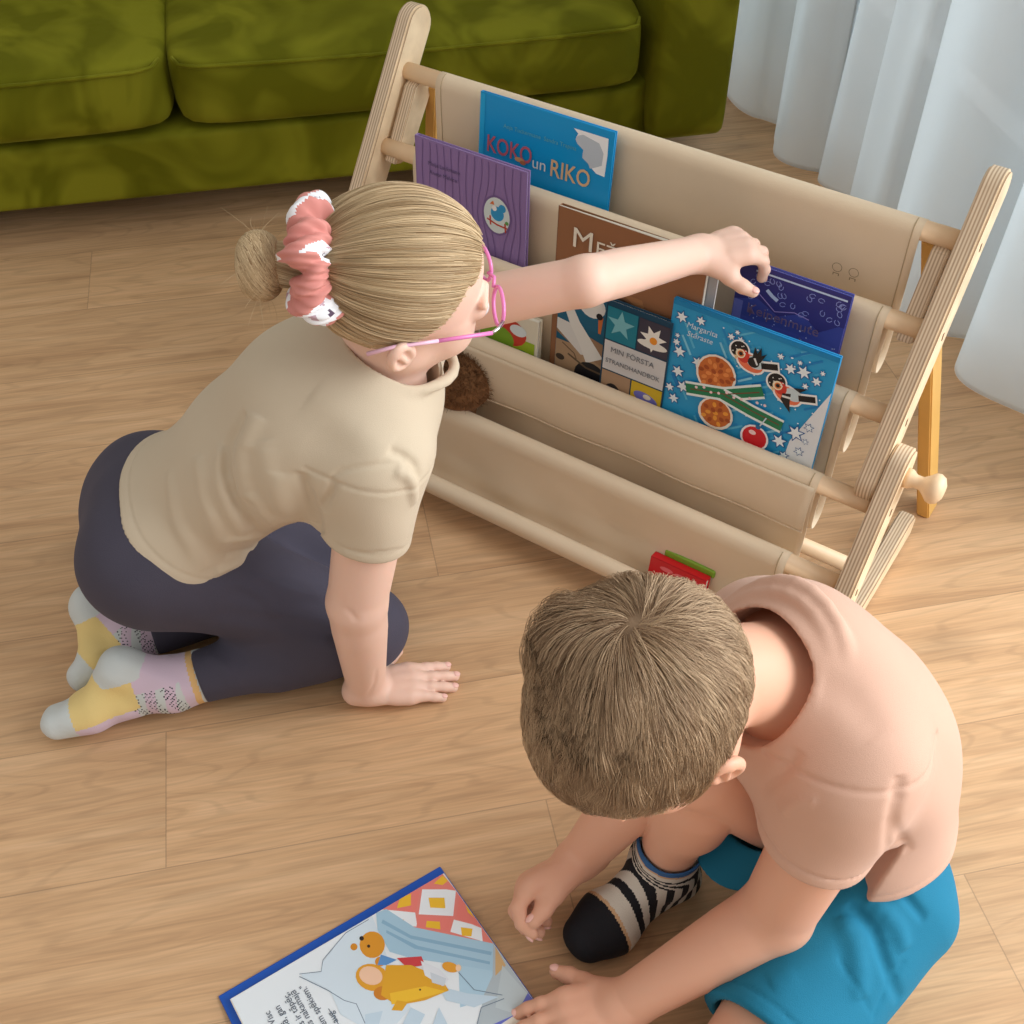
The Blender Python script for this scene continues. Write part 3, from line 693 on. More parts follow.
text('title', 'MIN FÖRSTA', .0115, .012, .130, (110, 116, 124), b, sx=1.0); text('title', 'STRANDHANDBOK', .0098, .006, .112, (110, 116, 124), b, sx=.95)
# --- light blue winter book with birds, front of the third pocket
W, Hh = .221, .250
b = book(bk((675, 297), (839, 358), 0.1725, 0.15, 4, .250), W, Hh, .006, (36, 150, 206), 'light blue winter picture book with two bullfinches and snowflakes, front of the third pocket')
r2 = random.Random(3); it = [(rect(.0, 0, W, Hh), (40, 156, 210))]
for i in range(70):
    x = r2.uniform(.01, .2); y = r2.uniform(.07, .24); l = r2.uniform(.01, .035); c = r2.choice([(20, 128, 196), (90, 186, 224), (130, 204, 232), (24, 140, 204), (60, 168, 216)])
    it.append((band([(x, y), (min(x+l*.5, W), max(y-l*.8, 0))] if x < .09 else [(x, y), (min(x+l*.85, W), min(y+l*.6, Hh))], .003), c))
it += [([(W, 0), (W, .20), (.185, .11), (.175, 0)], (226, 234, 240)), (rect(0, .243, W, Hh), (10, 132, 190))]
def flake(x, y, r, c=(232, 244, 250)): it.extend([(star(x, y, r*1.25, 6, .5, .4), (30, 96, 160)), (star(x, y, r, 6, .45, .4), c)])
for x, y, r in ((.014, .228, .0085), (.040, .232, .007), (.012, .2, .004), (.018, .178, .009), (.012, .19, .006), (.045, .172, .0085), (.020, .148, .009), (.03, .128, .009), (.012, .12, .007), (.02, .105, .008), (.083, .226, .0055), (.096, .226, .0055), (.090, .235, .004), (.15, .224, .005), (.165, .212, .008), (.182, .214, .0095), (.2, .208, .007), (.175, .225, .004), (.205, .222, .004), (.135, .205, .006), (.188, .196, .005), (.19, .125, .011), (.172, .104, .010), (.205, .14, .006), (.2, .1, .006), (.182, .085, .007), (.15, .076, .009), (.205, .118, .004)): flake(x, y, r)
for i in range(46): it.append((circ(r2.uniform(.06, .21), r2.uniform(.12, .235), .0011, n=6), (236, 246, 250)))
def bird(x, y, s, up):
    o = lambda pts: [(x+s*px, y+s*py) for px, py in pts]
    wh = (238, 240, 240)
    it.append((o(circ(-1.5, .95, 1.35)), wh)); it.append((o(circ(.1, -.25, 1.95, 1.35, -.25)), wh)); it.append((o(band([(1.2, -.2), (3.7, .55)], 1.35)), wh))
    it.append((o(circ(-1.5, 1.0, 1.12)), (24, 24, 28))); it.append((o(circ(.1, -.25, 1.7, 1.1, -.25)), (232, 120, 84))); it.append((o(circ(.75, .05, 1.15, .85, -.1)), (196, 214, 220)))
    it.append((o(circ(-.85, .35, .75, .9, .4)), (206, 60, 48))); it.append((o(circ(-1.3, .55, .62)), (240, 226, 196))); it.append((o(circ(-1.25, .55, .42)), (210, 120, 60))); it.append((o(circ(-1.25, .55, .25)), (26, 26, 28)))
    it.append((o([(-2.05, .15), (-1.5, .1), (-1.75, -.5)]), (226, 196, 150)))
    it.append((o(band([(1.5, -.1), (3.5, .5)], .8)), (24, 24, 28)))
    if up: it.extend([(o([(.2, .2), (.3, 2.1), (.75, 1.3), (1.1, 2.3), (1.3, 1.2), (1.9, 1.7), (1.3, .2)]), (24, 24, 28)), (o(circ(.5, .0, .75, .7)), (30, 30, 34)), (o(band([(.5, .6), (1.0, -.2)], .25)), (220, 226, 228))])
    else: it.extend([(o([(-.5, -.2), (.5, .1), (.6, -1.2), (.9, -2.5), (.1, -1.8), (-.6, -1.1)]), (30, 30, 34)), (o(band([(-.5, -.6), (.6, -.5)], .28)), (226, 230, 230)), (o([(.6, 1.0), (2.3, 1.5), (1.5, .7), (2.0, .5)]), (24, 24, 28))])
    for k in range(8): it.append((o(circ(-1.5+.8*math.cos(k), 1.1+.55*math.sin(k*1.7), .09, n=6)), (240, 240, 240)))
bird(.113, .203, .0105, True); bird(.168, .178, .0105, False)
# branch with bauble and a brown pine cone
it += [(circ(.073, .166, .028, .029), (238, 232, 220)), (circ(.082, .108, .025, .024), (238, 232, 220)), (circ(.073, .166, .0250, .0260), (200, 110, 52)), (circ(.082, .109, .0215, .021), (196, 108, 50))]
for i in range(22):
    t = i*2.4; rr = .0055*math.sqrt(i); it.append((circ(.073+rr*.92*math.cos(t)*1.0, .166+rr*.92*math.sin(t), .0042, .003, t, n=8), (164, 78, 36) if i % 2 else (224, 140, 74)))
for i in range(14):
    t = i*2.4; rr = .0052*math.sqrt(i); it.append((circ(.082+rr*math.cos(t), .109+rr*math.sin(t), .004, .003, t, n=8), (164, 78, 36) if i % 2 else (232, 158, 60)))
def pine(pts, w, c):
    it.append((band(pts, w+.007), (226, 240, 240))); it.append((band(pts, w), c))
pine([(.036, .130), (.09, .143), (.138, .168)], .014, (30, 124, 84)); pine([(.086, .141), (.13, .133), (.172, .128)], .014, (30, 124, 84))
it += [(band([(.042, .131), (.09, .143), (.134, .165)], .0016), (110, 70, 50)), (band([(.09, .141), (.13, .134), (.168, .129)], .0016), (110, 70, 50))]
for k in range(10): it.append((circ(.05+.0105*k, .137+.0016*k+.003*math.sin(k*2), .0022, n=7), (238, 210, 214)))
it += [(circ(.140, .096, .0195), (240, 240, 244)), (circ(.140, .096, .0168), (206, 28, 40)), (circ(.136, .103, .005, .0035), (244, 214, 214)), (band([(.150, .132), (.146, .122), (.143, .114)], .0018), (200, 220, 232)), (circ(.142, .114, .0035), (40, 110, 160))]
art('cover_art', it, b, clip=(0.0002, .0002, W-.0002, Hh-.0002))
text('author_line', 'Margarita', .0112, .022, .217, (206, 226, 238), b, shear=.15); text('author_line', 'Stāraste', .0108, .024, .205, (206, 226, 238), b, shear=.15)
# --- dark blue night book held by the girl
W, Hh = .145, .205
b = book(bk((741, 262), (850, 293), 0.1065, 0.238, 2.5, .205), W, Hh, .008, (68, 76, 158), 'dark violet-blue night-sky book being pulled out by the girl\'s hand')
r3 = random.Random(5)
it = [(rect(0, 0, W, .13), (72, 80, 164)), (rect(0, .16, W, Hh), (54, 50, 122)), ([(0, .15), (.03, .16), (.06, .145), (.09, .16), (.115, .143), (.145, .165), (.145, .18), (0, .18)], (54, 50, 122)), (rect(0, 0, .012, .15), (112, 116, 190)), (rect(.022, .196, W-.004, .1985), (196, 214, 240)), (band([(.03, .168), (.055, .15), (.08, .158), (.1, .155)], .0012), (170, 150, 210)), (band([(.04, .176), (.048, .17), (.056, .166)], .005), (190, 206, 236))]
for i in range(26): it.append((band(circ(r3.uniform(.02, .14), r3.uniform(.158, .192), .004, .003, r3.random()*3, n=7), .0009), (150, 160, 220)))
for i in range(50): it.append((circ(r3.uniform(.01, .142), r3.uniform(.09, .15), r3.choice([.0006, .0009, .0014]), n=6), (196, 206, 240)))
art('cover_art', it, b, clip=(0, 0, W, Hh))
text('title', 'Ķeipenmute', .019, .018, .137, (122, 98, 130), b, sx=1.05); text('title', 'un nakts', .019, .05, .114, (122, 98, 130), b)
NIGHT_TL = A(*(b.matrix_world @ Vector((0, .205, -.004))))
# --- green board book mostly behind the girl's face
b = book(bk((480, 300), (535, 322), 0.1735, 0.15, 4, .132), .098, .132, .012, (222, 216, 196), 'small green and red board book beside the girl\'s glasses')
art('cover_art', [(rect(.004, .004, .094, .095), (150, 178, 40)), (circ(.05, .1, .03, .022), (196, 60, 44)), (circ(.03, .085, .03, .02), (120, 160, 40)), (circ(.066, .107, .014, .009), (216, 226, 230)), (circ(.075, .06, .018), (64, 140, 70)), (circ(.05, .05, .008), (236, 236, 220))], b, clip=(.002, .002, .096, .13))
# --- red booklet lying in the lowest pocket
Mr = bk((651, 556), (706, 581), .290, .034, 10, .034)
b = empty('book', Mr, 'little red book resting in the lowest pocket, just above the seated child\'s head', 'book', 'picture books in the rack')
mr_ = flat(206, 24, 36, .35)
bm = bmesh.new(); bm_box(bm, A(0, 0, -.0015), A(.084, .034, 0), .0006, 1); bm_box(bm, A(0, 0, -.014), A(.084, .034, -.0125), .0006, 1); bm_box(bm, A(0, .0325, -.014), A(.084, .034, 0), .0006, 1); bmobj('cover', bm, mr_, b)
box('pages', (.002, .001, -.0125), (.082, .0325, -.0015), m_page, b)
art('cover_art', [(circ(.026, .023, .010, .0035), (232, 110, 116)), (circ(.048, .022, .010, .0035), (232, 110, 116)), (circ(.068, .023, .007, .003), (232, 110, 116))], b)
bm = bmesh.new(); bm_box(bm, A(.012, .030, -.019), A(.088, .043, -.0145), .003, 2); bmobj('back_board', bm, flat(130, 168, 50), b)
# --- plush bear peeking out of the fourth pocket
m_pl = mat('brown_plush', srgb(124, 86, 56), .9, .1, sheen=.2, bump=(400, .8), vary=(60, .25))
bc = rw(.570, .215, .176)
bear = empty('plush_bear', Matrix.Translation(bc), 'brown plush bear head in the fourth pocket, below the girl\'s chin', 'plush toy')
bf = U(.012, ell((0, 0, 0), np.eye(3), (.046, .044, .042)), cap((-.03, -.02, .005), (-.036, -.026, .002), .016, .012), cap((.02, .03, .034), (.022, .032, .04), .014), cap((-.02, .034, .030), (-.022, .036, .036), .013), cap((0, 0, -.03), (0, -.004, -.045), .022))
field_obj('head', bf, (-.09, -.09, -.12), (.09, .09, .09), .0035, m_pl, bear)
pp = []
for i in range(2600):
    d = unit(RNG.normal(size=3)); d[2] = abs(d[2]) if d[2] < -.3 else d[2]; p = d*A(.046, .044, .042); e = p+d*.007+RNG.normal(size=3)*.003
    pp.append([p, (p+e)/2+RNG.normal(size=3)*.0008, e])
strands('fur', np.array(pp), .0005, m_pl, bear)
field_obj('nose', ell((-.047, -.036, .003), np.eye(3), (.006, .006, .005)), (-.06, -.05, -.01), (-.035, -.02, .015), .0012, flat(20, 16, 14, .25), bear)
# ================================================================== OPEN BOOK ON THE FLOOR
pA, pB = pz(218, 996, .0025), pz(440, 866, .0025); e1 = unit(pB-pA); LB = np.linalg.norm(pB-pA); e2 = unit(A(e1[1], -e1[0], 0))
# page frame: x (reading direction) = -e2, y (page up) = -e1 ; origin at the outer bottom corner pB
OB = frame((pB[0], pB[1], 0), -e2, -e1, np.cross(-e2, -e1))
ob = empty('open_book', OB, 'picture book lying open on the floor in front of the boy', 'book')
PW = .205; th = .010
mb_ = flat(16, 84, 184, .35)
# right-hand half lies at x from -PW (gutter) to 0 ; left-hand half beyond the gutter
bm = bmesh.new(); bm_box(bm, A(-PW, 0, 0), A(0, LB, .0025), .0008, 1); bmobj('cover_board', bm, mb_, ob)
art('cover_print', [([(-.002, .118), (-.0035, .142), (-.012, .142), (-.012, .118)], (70, 84, 70)), (circ(-.004, .126, .003), (150, 160, 140)), (circ(-.006, .137, .003), (60, 60, 50))], ob, z0=.0022)
# curved page block, thicker towards the gutter
def pageblock(x0, x1, side):
    n = 24; xs = np.linspace(x0, x1, n); V = []
    for i, x in enumerate(xs):
        t = i/(n-1); s = t if side > 0 else 1-t     # s: 0 at the gutter
        zt = .008-.0045*max(0, 1-s/.05)**2
        for y in (.0025, LB-.009): V += [(x, y, .0026), (x, y, zt)]
    Q = []
    for i in range(n-1):
        a = 4*i; b_ = a+4; Q += [(a+1, b_+1, b_+3, a+3), (a, a+2, b_+2, b_), (a, b_, b_+1, a+1), (a+2, a+3, b_+3, b_+2)]
    e = 4*(n-1); Q += [(0, 1, 3, 2), (e, e+2, e+3, e+1)]
    return npmesh('pages', np.array(V), np.array(Q), m_page, ob, smooth=False)
pageblock(-PW, -.0135, 1)
TILT = .10                                    # the stiff spine keeps the gutter off the floor
def pg(cx, cy):
    Mi = OB.inverted(); a = Mi @ Vector(cC); d = (Mi @ Vector(cC+ray(200+cx/2.844, 860+cy/2.844)))-a
    t = (.008-TILT*a[0]-a[2])/(d[2]+TILT*d[0]); p = a+d*t; return (p[0], p[1])
def P(*q): return [pg(q[i], q[i+1]) for i in range(0, len(q), 2)]
def C(cx, cy, rx, ry=None, rot=0): return [pg(x, y) for x, y in circ(cx, cy, rx, rx if ry is None else ry, rot)]
LI = (112, 130, 150)
it = [(rect(-PW+.012, .004, -.014, LB-.010), (232, 238, 242)),
 (P(845,215, 1010,460, 905,500, 780,500, 805,400), (178, 190, 196)), (P(850,240, 870,300, 840,330), (206, 170, 120)), (P(828,470, 905,445, 960,360, 1012,462, 940,520, 820,520), (104, 112, 200)), (P(860,300, 930,380, 900,440, 840,420), (190, 202, 206)),
 (P(735,300, 845,232, 832,330, 800,400, 740,420), (176, 208, 226)),
 # quilt
 (P(690,40, 733,80, 822,185, 848,215, 838,238, 615,195, 520,140, 600,75), (232, 132, 122))]
for q in ((632,84, 700,84, 733,85, 720,160, 622,155), (530,142, 612,150, 618,190, 540,185), (722,170, 800,190, 804,232, 712,205)): it.append((P(*q), (236, 240, 244)))
for q in ((560,100, 600,80, 626,90, 612,150, 540,140), (740,100, 800,150, 815,190, 730,165), (620,160, 715,165, 712,200, 615,195)): it.append((P(*q), (236, 128, 118)))
for q in ((650,108, 695,108, 698,138, 655,136), (548,168, 580,170, 580,186, 556,186), (742,192, 775,196, 772,218, 745,216), (645,174, 682,176, 684,198, 642,192), (690,45, 705,60, 690,72, 665,68), (755,128, 785,140, 780,165, 762,150), (832,212, 842,216, 838,232, 826,228), (585,100, 600,96, 600,130, 560,138, 566,110)): it.append((P(*q), (240, 190, 50)))
it += [
 # sheet fold
 (P(500,150, 530,140, 610,192, 838,236, 832,316, 740,300, 600,280, 540,262, 505,200), (168, 202, 222)), (P(520,170, 600,215, 830,262, 828,272, 600,225, 516,180), (140, 180, 206)), (P(530,200, 620,245, 825,290, 824,298, 610,253, 530,208), (140, 180, 206)),
 # pillow and its outline
 (P(290,325, 345,320, 350,290, 420,200, 490,160, 520,240, 540,300, 600,420, 560,466, 470,480, 400,440, 370,372, 290,332), (214, 228, 238))]
for l in ((283,325, 345,318, 350,285, 415,208, 480,170), (283,332, 365,372, 410,400, 445,410, 470,466), (372,430, 395,470, 400,500), (860,385, 780,370, 735,320), (865,395, 800,420, 780,500)): it.append((band(P(*l), .0008), LI))
for q in ((600,420, 640,440, 610,500, 560,500), (680,360, 760,380, 850,390, 780,420, 700,400), (470,440, 520,430, 500,500, 470,500), (680,420, 720,500, 650,500)): it.append((P(*q), (196, 216, 230)))
it += [
 # teddy bear toy and the sleeper
 (C(490,242,36,38), (222, 150, 40)), (C(438,248,10), (214, 140, 36)), (C(512,290,14), (214, 140, 36)), (C(480,246,4.5), (60, 40, 24)), (C(460,224,6.5), (44, 34, 30)), (P(515,270, 560,285, 530,300, 505,300), (96, 150, 206)),
 (P(560,280, 630,275, 640,300, 590,308), (206, 64, 70)),
 (C(490,335,48,38,.3), (226, 160, 44)), (C(486,330,34,26,.3), (244, 200, 168)), (C(520,380,26,20), (206, 128, 40)),
 (P(530,300, 600,300, 650,320, 690,345, 708,372, 640,400, 560,415, 515,385, 522,340), (226, 166, 40)), (P(540,380, 640,360, 700,375, 600,402, 545,412), (240, 190, 50)), (P(560,400, 592,405, 575,430, 545,428), (226, 166, 40)), (C(712,306,24,14,.3), (230, 160, 50)), (C(735,308,8,10), (244, 206, 170)),
 (P(628,288, 680,310, 708,340, 690,360, 640,330), (226, 230, 236)), (P(655,320, 700,338, 695,360, 660,350), (206, 214, 222)), (C(626,370,3), (90, 60, 30))]
art('page_art', it, ob, z0=.0083, clip=(-PW+.006, .003, -.0138, LB-.0095))
for i, (t, cx, cy) in enumerate((('Visc', 216, 500), ('gadalaikos zālē, gan', 248, 520), ('tāpēc, ka tas ir tāpēc,', 262, 520), ('nāk no nakamajā', 286, 520), ('un visiem spēkiem."', 312, 520), ('mežā augļu', 380, 520))):
    x_, y_ = pg(cx, cy)
for i, (t, cx, cy) in enumerate((('Visc', 212, 468), ('gadā, gan', 240, 474), ('les ir tāpēc,', 264, 488), ('es nakamajā', 284, 478), ('visiem spēkiem."', 312, 478), ('ļoti aug–', 386, 470))):
    x_, y_ = pg(cx-2, cy); ends = {0: 428, 1: 412, 2: 376, 3: 368, 4: 352, 5: 420}[i]
    o = text('page_text', t, .0098, 0, 0, (84, 94, 108), ob, z=.0090, align='RIGHT', ext=.00005)
    xe, ye = pg(cx-14, ends); o.data.transform(Matrix.Translation((xe, ye, 0)))
lm = box('cover_board', (-2*PW-.006, 0, 0), (-PW-.004, LB, .0025), mb_, ob, .0008, 1); pageblock(-2*PW+.003, -PW, -1)
for o in ob.children:
    for v in o.data.vertices: v.co.z += TILT*max(0, min(-v.co.x, 2*PW+v.co.x))
# ================================================================== PEOPLE
def torus(c, n, R, r, flat=1.0):
    c = A(*c); n = unit(n)
    def f(P):
        q = P-c; h = q@n; p = np.linalg.norm(q-np.outer(h, n), axis=1); return np.sqrt((p-R)**2+(h/flat)**2)-r
    return f
def etorus(c, X, Y, ax, ay, r, tilt=0):
    """ring of radius r along an ellipse with half-axes ax*X, ay*Y; tilt lifts it along the normal with cos of the angle"""
    N = np.cross(X, Y); th = np.linspace(0, 2*np.pi, 25)
    pts = [A(*c)+X*ax*math.cos(t)+Y*ay*math.sin(t)+N*tilt*math.cos(2*t) for t in th]
    return MIN(*[cap(pts[i], pts[i+1], r) for i in range(24)])
class Head:
    ef = 0
    def __init__(s, Hc, fw, up, sc=1.0):
        s.c = A(*Hc); s.f = unit(fw); s.u = unit(A(*up)-s.f*(A(*up)@s.f)); s.r = np.cross(s.f, s.u); s.k = sc
        s.R = np.stack([s.f, s.r, s.u])
    def L(s, f, r, u): return s.c+s.k*(s.f*f+s.r*r+s.u*u)
    def loc(s, P): return (P-s.c)@s.R.T/s.k
    def E(s, c, rad): return ell(s.L(*c), s.R, A(*rad)*s.k)
    def skull(s): return U(.03, s.E((-.012, 0, .022), (.090, .073, .078)), s.E((.020, 0, -.030), (.060, .060, .072)))
    def field(s):
        L, k = s.L, s.k
        d = U(.025, s.E((-.012, 0, .022), (.090, .073, .078)), s.E((.022, 0, -.035), (.058, .058, .068)))
        for q in (-1, 1):
            d = U(.02, d, cap(L(.046, q*.030, -.046), L(.046, q*.030, -.046), .028*k), cap(L(0, q*.044, -.055), L(.052, q*.008, -.086), .022*k, .018*k))
        d = U(.018, d, cap(L(.060, 0, -.088), L(.060, 0, -.088), .018*k))
        for q in (-1, 1):
            d = SUB(d, cap(L(.096, q*.031, -.010), L(.096, q*.034, -.010), .014*k), .014)
            d = U(.006, d, cap(L(.070, q*.031, -.011), L(.070, q*.031, -.011), .0145*k))        # lids
            d = U(.006, d, cap(L(.081, q*.018, .006), L(.074, q*.044, .004), .005*k, .004*k))     # brow
        d = U(.010, d, cap(L(.080, 0, -.010), L(.092, 0, -.036), .006*k, .0085*k), cap(L(.086, -.007, -.040), L(.086, .007, -.040), .0062*k))
        d = U(.006, d, cap(L(.078, -.014, -.060), L(.086, 0, -.058), .004*k), cap(L(.078, .014, -.060), L(.086, 0, -.058), .004*k), cap(L(.078, -.010, -.069), L(.083, 0, -.070), .005*k), cap(L(.078, .010, -.069), L(.083, 0, -.070), .005*k))
        d = SUB(d, cap(L(.090, -.014, -.0645), L(.090, .014, -.0645), .0022*k), .004)
        for q in (-1, 1):
            ax = unit(s.u*.93-s.f*.25); fx = unit(s.f*.93+s.u*.25-s.r*q*.35); nx = unit(s.r*q*.94+s.f*.34); Re = np.stack([fx, nx, ax])
            ec = L(-.006+s.ef, q*.078, -.022)
            e = ell(ec, Re, A(.016, .0085, .023)*k)
            e = SUB(e, ell(ec+nx*.008*k+fx*.001*k, Re, A(.010, .008, .0155)*k), .004)
            e = U(.004, e, cap(ec+fx*.004*k+nx*.003*k-ax*.008*k, ec+nx*.003*k+ax*.012*k-fx*.004*k, .0032*k), cap(ec+fx*.013*k+nx*.001*k-ax*.004*k, ec+fx*.013*k+nx*.001*k+ax*.002*k, .004*k))
            d = U(.008, d, e)
        return d
    def eyes(s, par, iris):
        me = mat('eye_white', srgb(240, 236, 230), .15); mi = mat('iris_'+iris, srgb(90, 120, 140), .1); mp = mat('pupil', srgb(8, 8, 8), .1)
        for q in (-1, 1):
            c = s.L(.0745, q*.031, -.0115); fw = unit(s.f-s.u*.25)
            def mf(C):
                a = ((C-c)/np.linalg.norm(C-c, axis=1)[:, None])@fw; return np.where(a > .955, 2, np.where(a > .84, 1, 0))
            field_obj('eye', cap(c, c, .0118*s.k), c-.016, c+.016, .0012, [me, mi, mp], par, mf)
def hand(W, fx, nz, side, curl=((15, 20, 15),)*4, spread=(8, 2, -4, -10), thumb=None, sc=1.0, tcurl=15, nails=None):
    """child's hand; returns a field. fx finger direction, nz back of the hand, side +1 right / -1 left hand"""
    W = A(*W); fx = unit(fx); nz = unit(A(*nz)-fx*(A(*nz)@fx)); y = side*np.cross(nz, fx)
    L = lambda a, b, c: W+sc*(fx*a+y*b+nz*c)
    palm = U(.012, fcap(L(.006, .002, 0), L(.046, .012, 0), .017*sc, .0175*sc, nz, .62), fcap(L(.004, -.004, 0), L(.044, -.011, -.001), .016*sc, .0155*sc, nz, .62), cap(L(.012, .016, -.004), L(.030, .020, -.004), .0105*sc, .008*sc), cap(L(-.014, 0, 0), L(.006, 0, 0), .0165*sc, .016*sc))
    fl = []; ln = [(.021, .014, .012), (.023, .016, .012), (.021, .015, .012), (.016, .012, .010)]; rt = [.0195, .0068, -.0060, -.0175]; rx = [.050, .053, .051, .046]; rd = [.0070, .0072, .0070, .0062]
    for i in range(4):
        p = L(rx[i], rt[i], .0005); a = 0; sp = math.radians(spread[i]); dy = fx*math.cos(sp)+y*math.sin(sp)
        segs = [cap(L(rx[i]-.016, rt[i]*.9, 0), p, rd[i]*sc*1.05, rd[i]*sc)]
        for j in range(3):
            a += math.radians(curl[i][j]); d = dy*math.cos(a)-nz*math.sin(a); q = p+d*ln[i][j]*sc
            segs.append(cap(p, q, rd[i]*sc*(1-.06*j), rd[i]*sc*(1-.06*(j+1)))); p = q
        if nails is not None: nails.append((p, unit(nz*math.cos(a)+dy*math.sin(a)), d, rd[i]*sc*.8))
        fl.append(U(.003, *segs))
    t0 = L(.012, .014, -.004); td = unit(fx*.72+y*.62-nz*.25) if thumb is None else unit(fx*thumb[0]+y*thumb[1]+nz*thumb[2])
    t1 = t0+td*.026*sc; td2 = unit(td+fx*math.sin(math.radians(tcurl))); t2 = t1+td2*.016*sc; td3 = unit(td2+fx*math.sin(math.radians(tcurl))); t3 = t2+td3*.013*sc
    th = U(.004, cap(t0, t1, .0105*sc, .0085*sc), cap(t1, t2, .0080*sc, .0077*sc), cap(t2, t3, .0077*sc, .0064*sc))
    if nails is not None:
        nv = unit(nz-td3*(nz@td3)+y*.3); nails.append((t3, nv, td3, .0062*sc))
    hs = [U(.010, palm, g) for g in fl]+[U(.014, palm, th)]
    return MIN(*hs)
def nail_objs(nails, par, m):
    for p, n, d, r in nails:
        n = unit(n-d*(n@d)); y = np.cross(n, d)
        field_obj('nail', ell(p+n*r*.86+d*r*.15, np.stack([d, y, n]), (r*.80, r*.66, r*.30)), p-.014, p+.014, .0011, m, par)
def mat_skin(name, c, c2):
    m = mat(name, c, .5, .35, sss=.12, sss_rad=(.012, .005, .003))
    return m
# ------------------------------------------------------------------------------------------------ GIRL
skin_g = mat_skin('skin_fair', srgb(233, 194, 174), None)
nail_m = mat('nail', srgb(240, 190, 178), .3)
girl = empty('person', Matrix.Translation((-.30, 1.02, 0)), 'kneeling child with blond bun, pink glasses and beige T-shirt, reaching for a book', 'person')
GI = Matrix.Translation((.30, -1.02, 0))
def gp(o): o.matrix_parent_inverse = girl.matrix_world.inverted(); return o
bpy.context.view_layer.update()
gH = Head(pd(404, 281, 1.195), (.93, .34, -.15), (.10, -.30, 1), .98)
gH.ef = -.014
gNb = A(-.142, 1.010, .470)
gSr, gSl = A(-.142, .925, .405), pd(404, 318, 1.385)
gEr = pz(357, 602, .205); gWr = pz(366, 684, .034)
gEl = pd(586, 281, 1.30)
fxl = unit(-rD*.66-rY*.70+A(0, 0, .10)); gWl = NIGHT_TL+A(0, 0, .029)+rY*.010-fxl*.062-rD*.006
gHr, gHl = A(-.425, .985, .195), A(-.455, 1.095, .19)
gKr = pz(364, 628, .056); gAr = pz(196, 679, .044)
gKl = pz(352, 556, .058); gAl = pz(148, 630, .044)
gPv = (gHr+gHl)/2
lat_p = unit(gHr-gHl); lat_s = unit(gSr-gSl); spn = unit(gNb-gPv); dor = unit(np.cross(spn, lat_s)); dor = dor if dor[2] > 0 else -dor
mid = gPv*.52+gNb*.48+dor*.012; chest = gPv*.22+gNb*.78+dor*.0
def fr(l, s): l = unit(l); s = unit(s-l*(s@l)); return np.stack([l, s, np.cross(l, s)])
def g_torso(o=0):
    return U(.06, ell(gPv+A(.02, 0, .015), fr(lat_p, spn), A(.105+o, .105+o, .092+o)), ell(mid, fr(lat_p+lat_s, spn), A(.093+o, .12+o, .074+o)), ell(chest, fr(lat_s, spn), A(.105+o, .10+o, .078+o)), cap(gSr*.82+gSl*.18, gSl*.78+gSr*.22, .046+o, .040+o),
             cap(gHr+A(-.018, -.003, .006), gHr+A(-.01, 0, .006), .066+o), cap(gHl+A(-.010, .0, -.004), gHl+A(-.01, 0, 0), .068+o))
def g_legs(o=0):
    return U(.03, cap(gHr, gKr+A(0, 0, .004), .072+o, .048+o), cap(gHl, gKl, .070+o, .048+o), U(.02, cap(gKr, gAr, .047+o, .030+o), cap(gKr*.7+gAr*.3+A(0, 0, .006), gKr*.5+gAr*.5+A(0, 0, .006), .050+o, .044+o)), U(.02, cap(gKl, gAl, .047+o, .030+o)))
def limb(a, b, c, r, k=.02):
    return U(k, cap(a, b, r[0], r[1]), MIN(cap(b, b*.72+c*.28, r[1], r[2]), cap(b*.72+c*.28, c, r[2], r[3])))
nails_g = []
hR = hand(gWr+A(.002, 0, -.012), pz(448, 679, .012)-gWr-A(0, 0, -.012), (0, 0, 1), 1, curl=((6, 6, 4), (5, 6, 4), (5, 6, 4), (6, 6, 4)), spread=(6, 2, -2, -5), thumb=(.45, .85, -.1), nails=nails_g, sc=1.12)
nzl = unit(A(0, 0, .95)+rY*.25+rD*.05)
hL = hand(gWl, fxl, nzl, -1, curl=((34, 40, 26), (34, 42, 28), (36, 42, 28), (36, 40, 28)), spread=(6, 1, -3, -8), thumb=(.62, .74, -.48), tcurl=10, nails=nails_g, sc=1.10)
head_g = gH.field()
neck_g = cap(gH.L(-.020, 0, -.055), gNb+A(.005, 0, -.02), .040, .043)
gbody = U(.02, U(.03, head_g, neck_g), g_torso(-.010), g_legs(-.003), cap(gSr, gSr, .040), cap(gSl, gSl, .036))
gbody = U(.015, gbody, limb(gSr, gEr, gWr+A(0, 0, .004), (.041, .035, .034, .025), .008), limb(gSl, gEl, gWl, (.031, .0275, .0275, .0215), .008))
gbody = U(.010, MIN(hR, hL), gbody)
lf = []; FK = 1.0
def fl0(pts, w, a):
    q = [march(gbody, *p) for p in pts]
    if all(x is not None for x in q): lf.append((np.array(q), w, a))
fl0(((346, 607), (352, 613), (358, 622)), .004, -.0018); fl0(((376, 668), (375, 682), (366, 697)), .003, -.0014)
gbody = FOLDS(gbody, lf)
lip_m = mat('lips', srgb(214, 130, 122), .4, sss=.1)
def g_mi(C):
    q = gH.loc(C); lip = (np.abs(q[:, 1]) < .016) & (q[:, 0] > .076) & (q[:, 0] < .092) & (np.abs(q[:, 2]+.0645) < .0105)
    return np.where(lip, 1, 0)
gp(field_obj('body', gbody, (-.60, .82, -.01), (.34, 1.32, .72), .0028, [skin_g, lip_m], girl, g_mi))
class GP:  # parent wrapper for helper parts with world coordinates
    pass
def adopt(root, before):
    for o in list(bpy.data.objects):
        if o not in before and o.parent is root and o.type == 'MESH': o.matrix_parent_inverse = root.matrix_world.inverted()
bf_ = set(bpy.data.objects); bf_.discard(None)
gH.eyes(girl, 'blue'); nail_objs(nails_g, girl, nail_m)
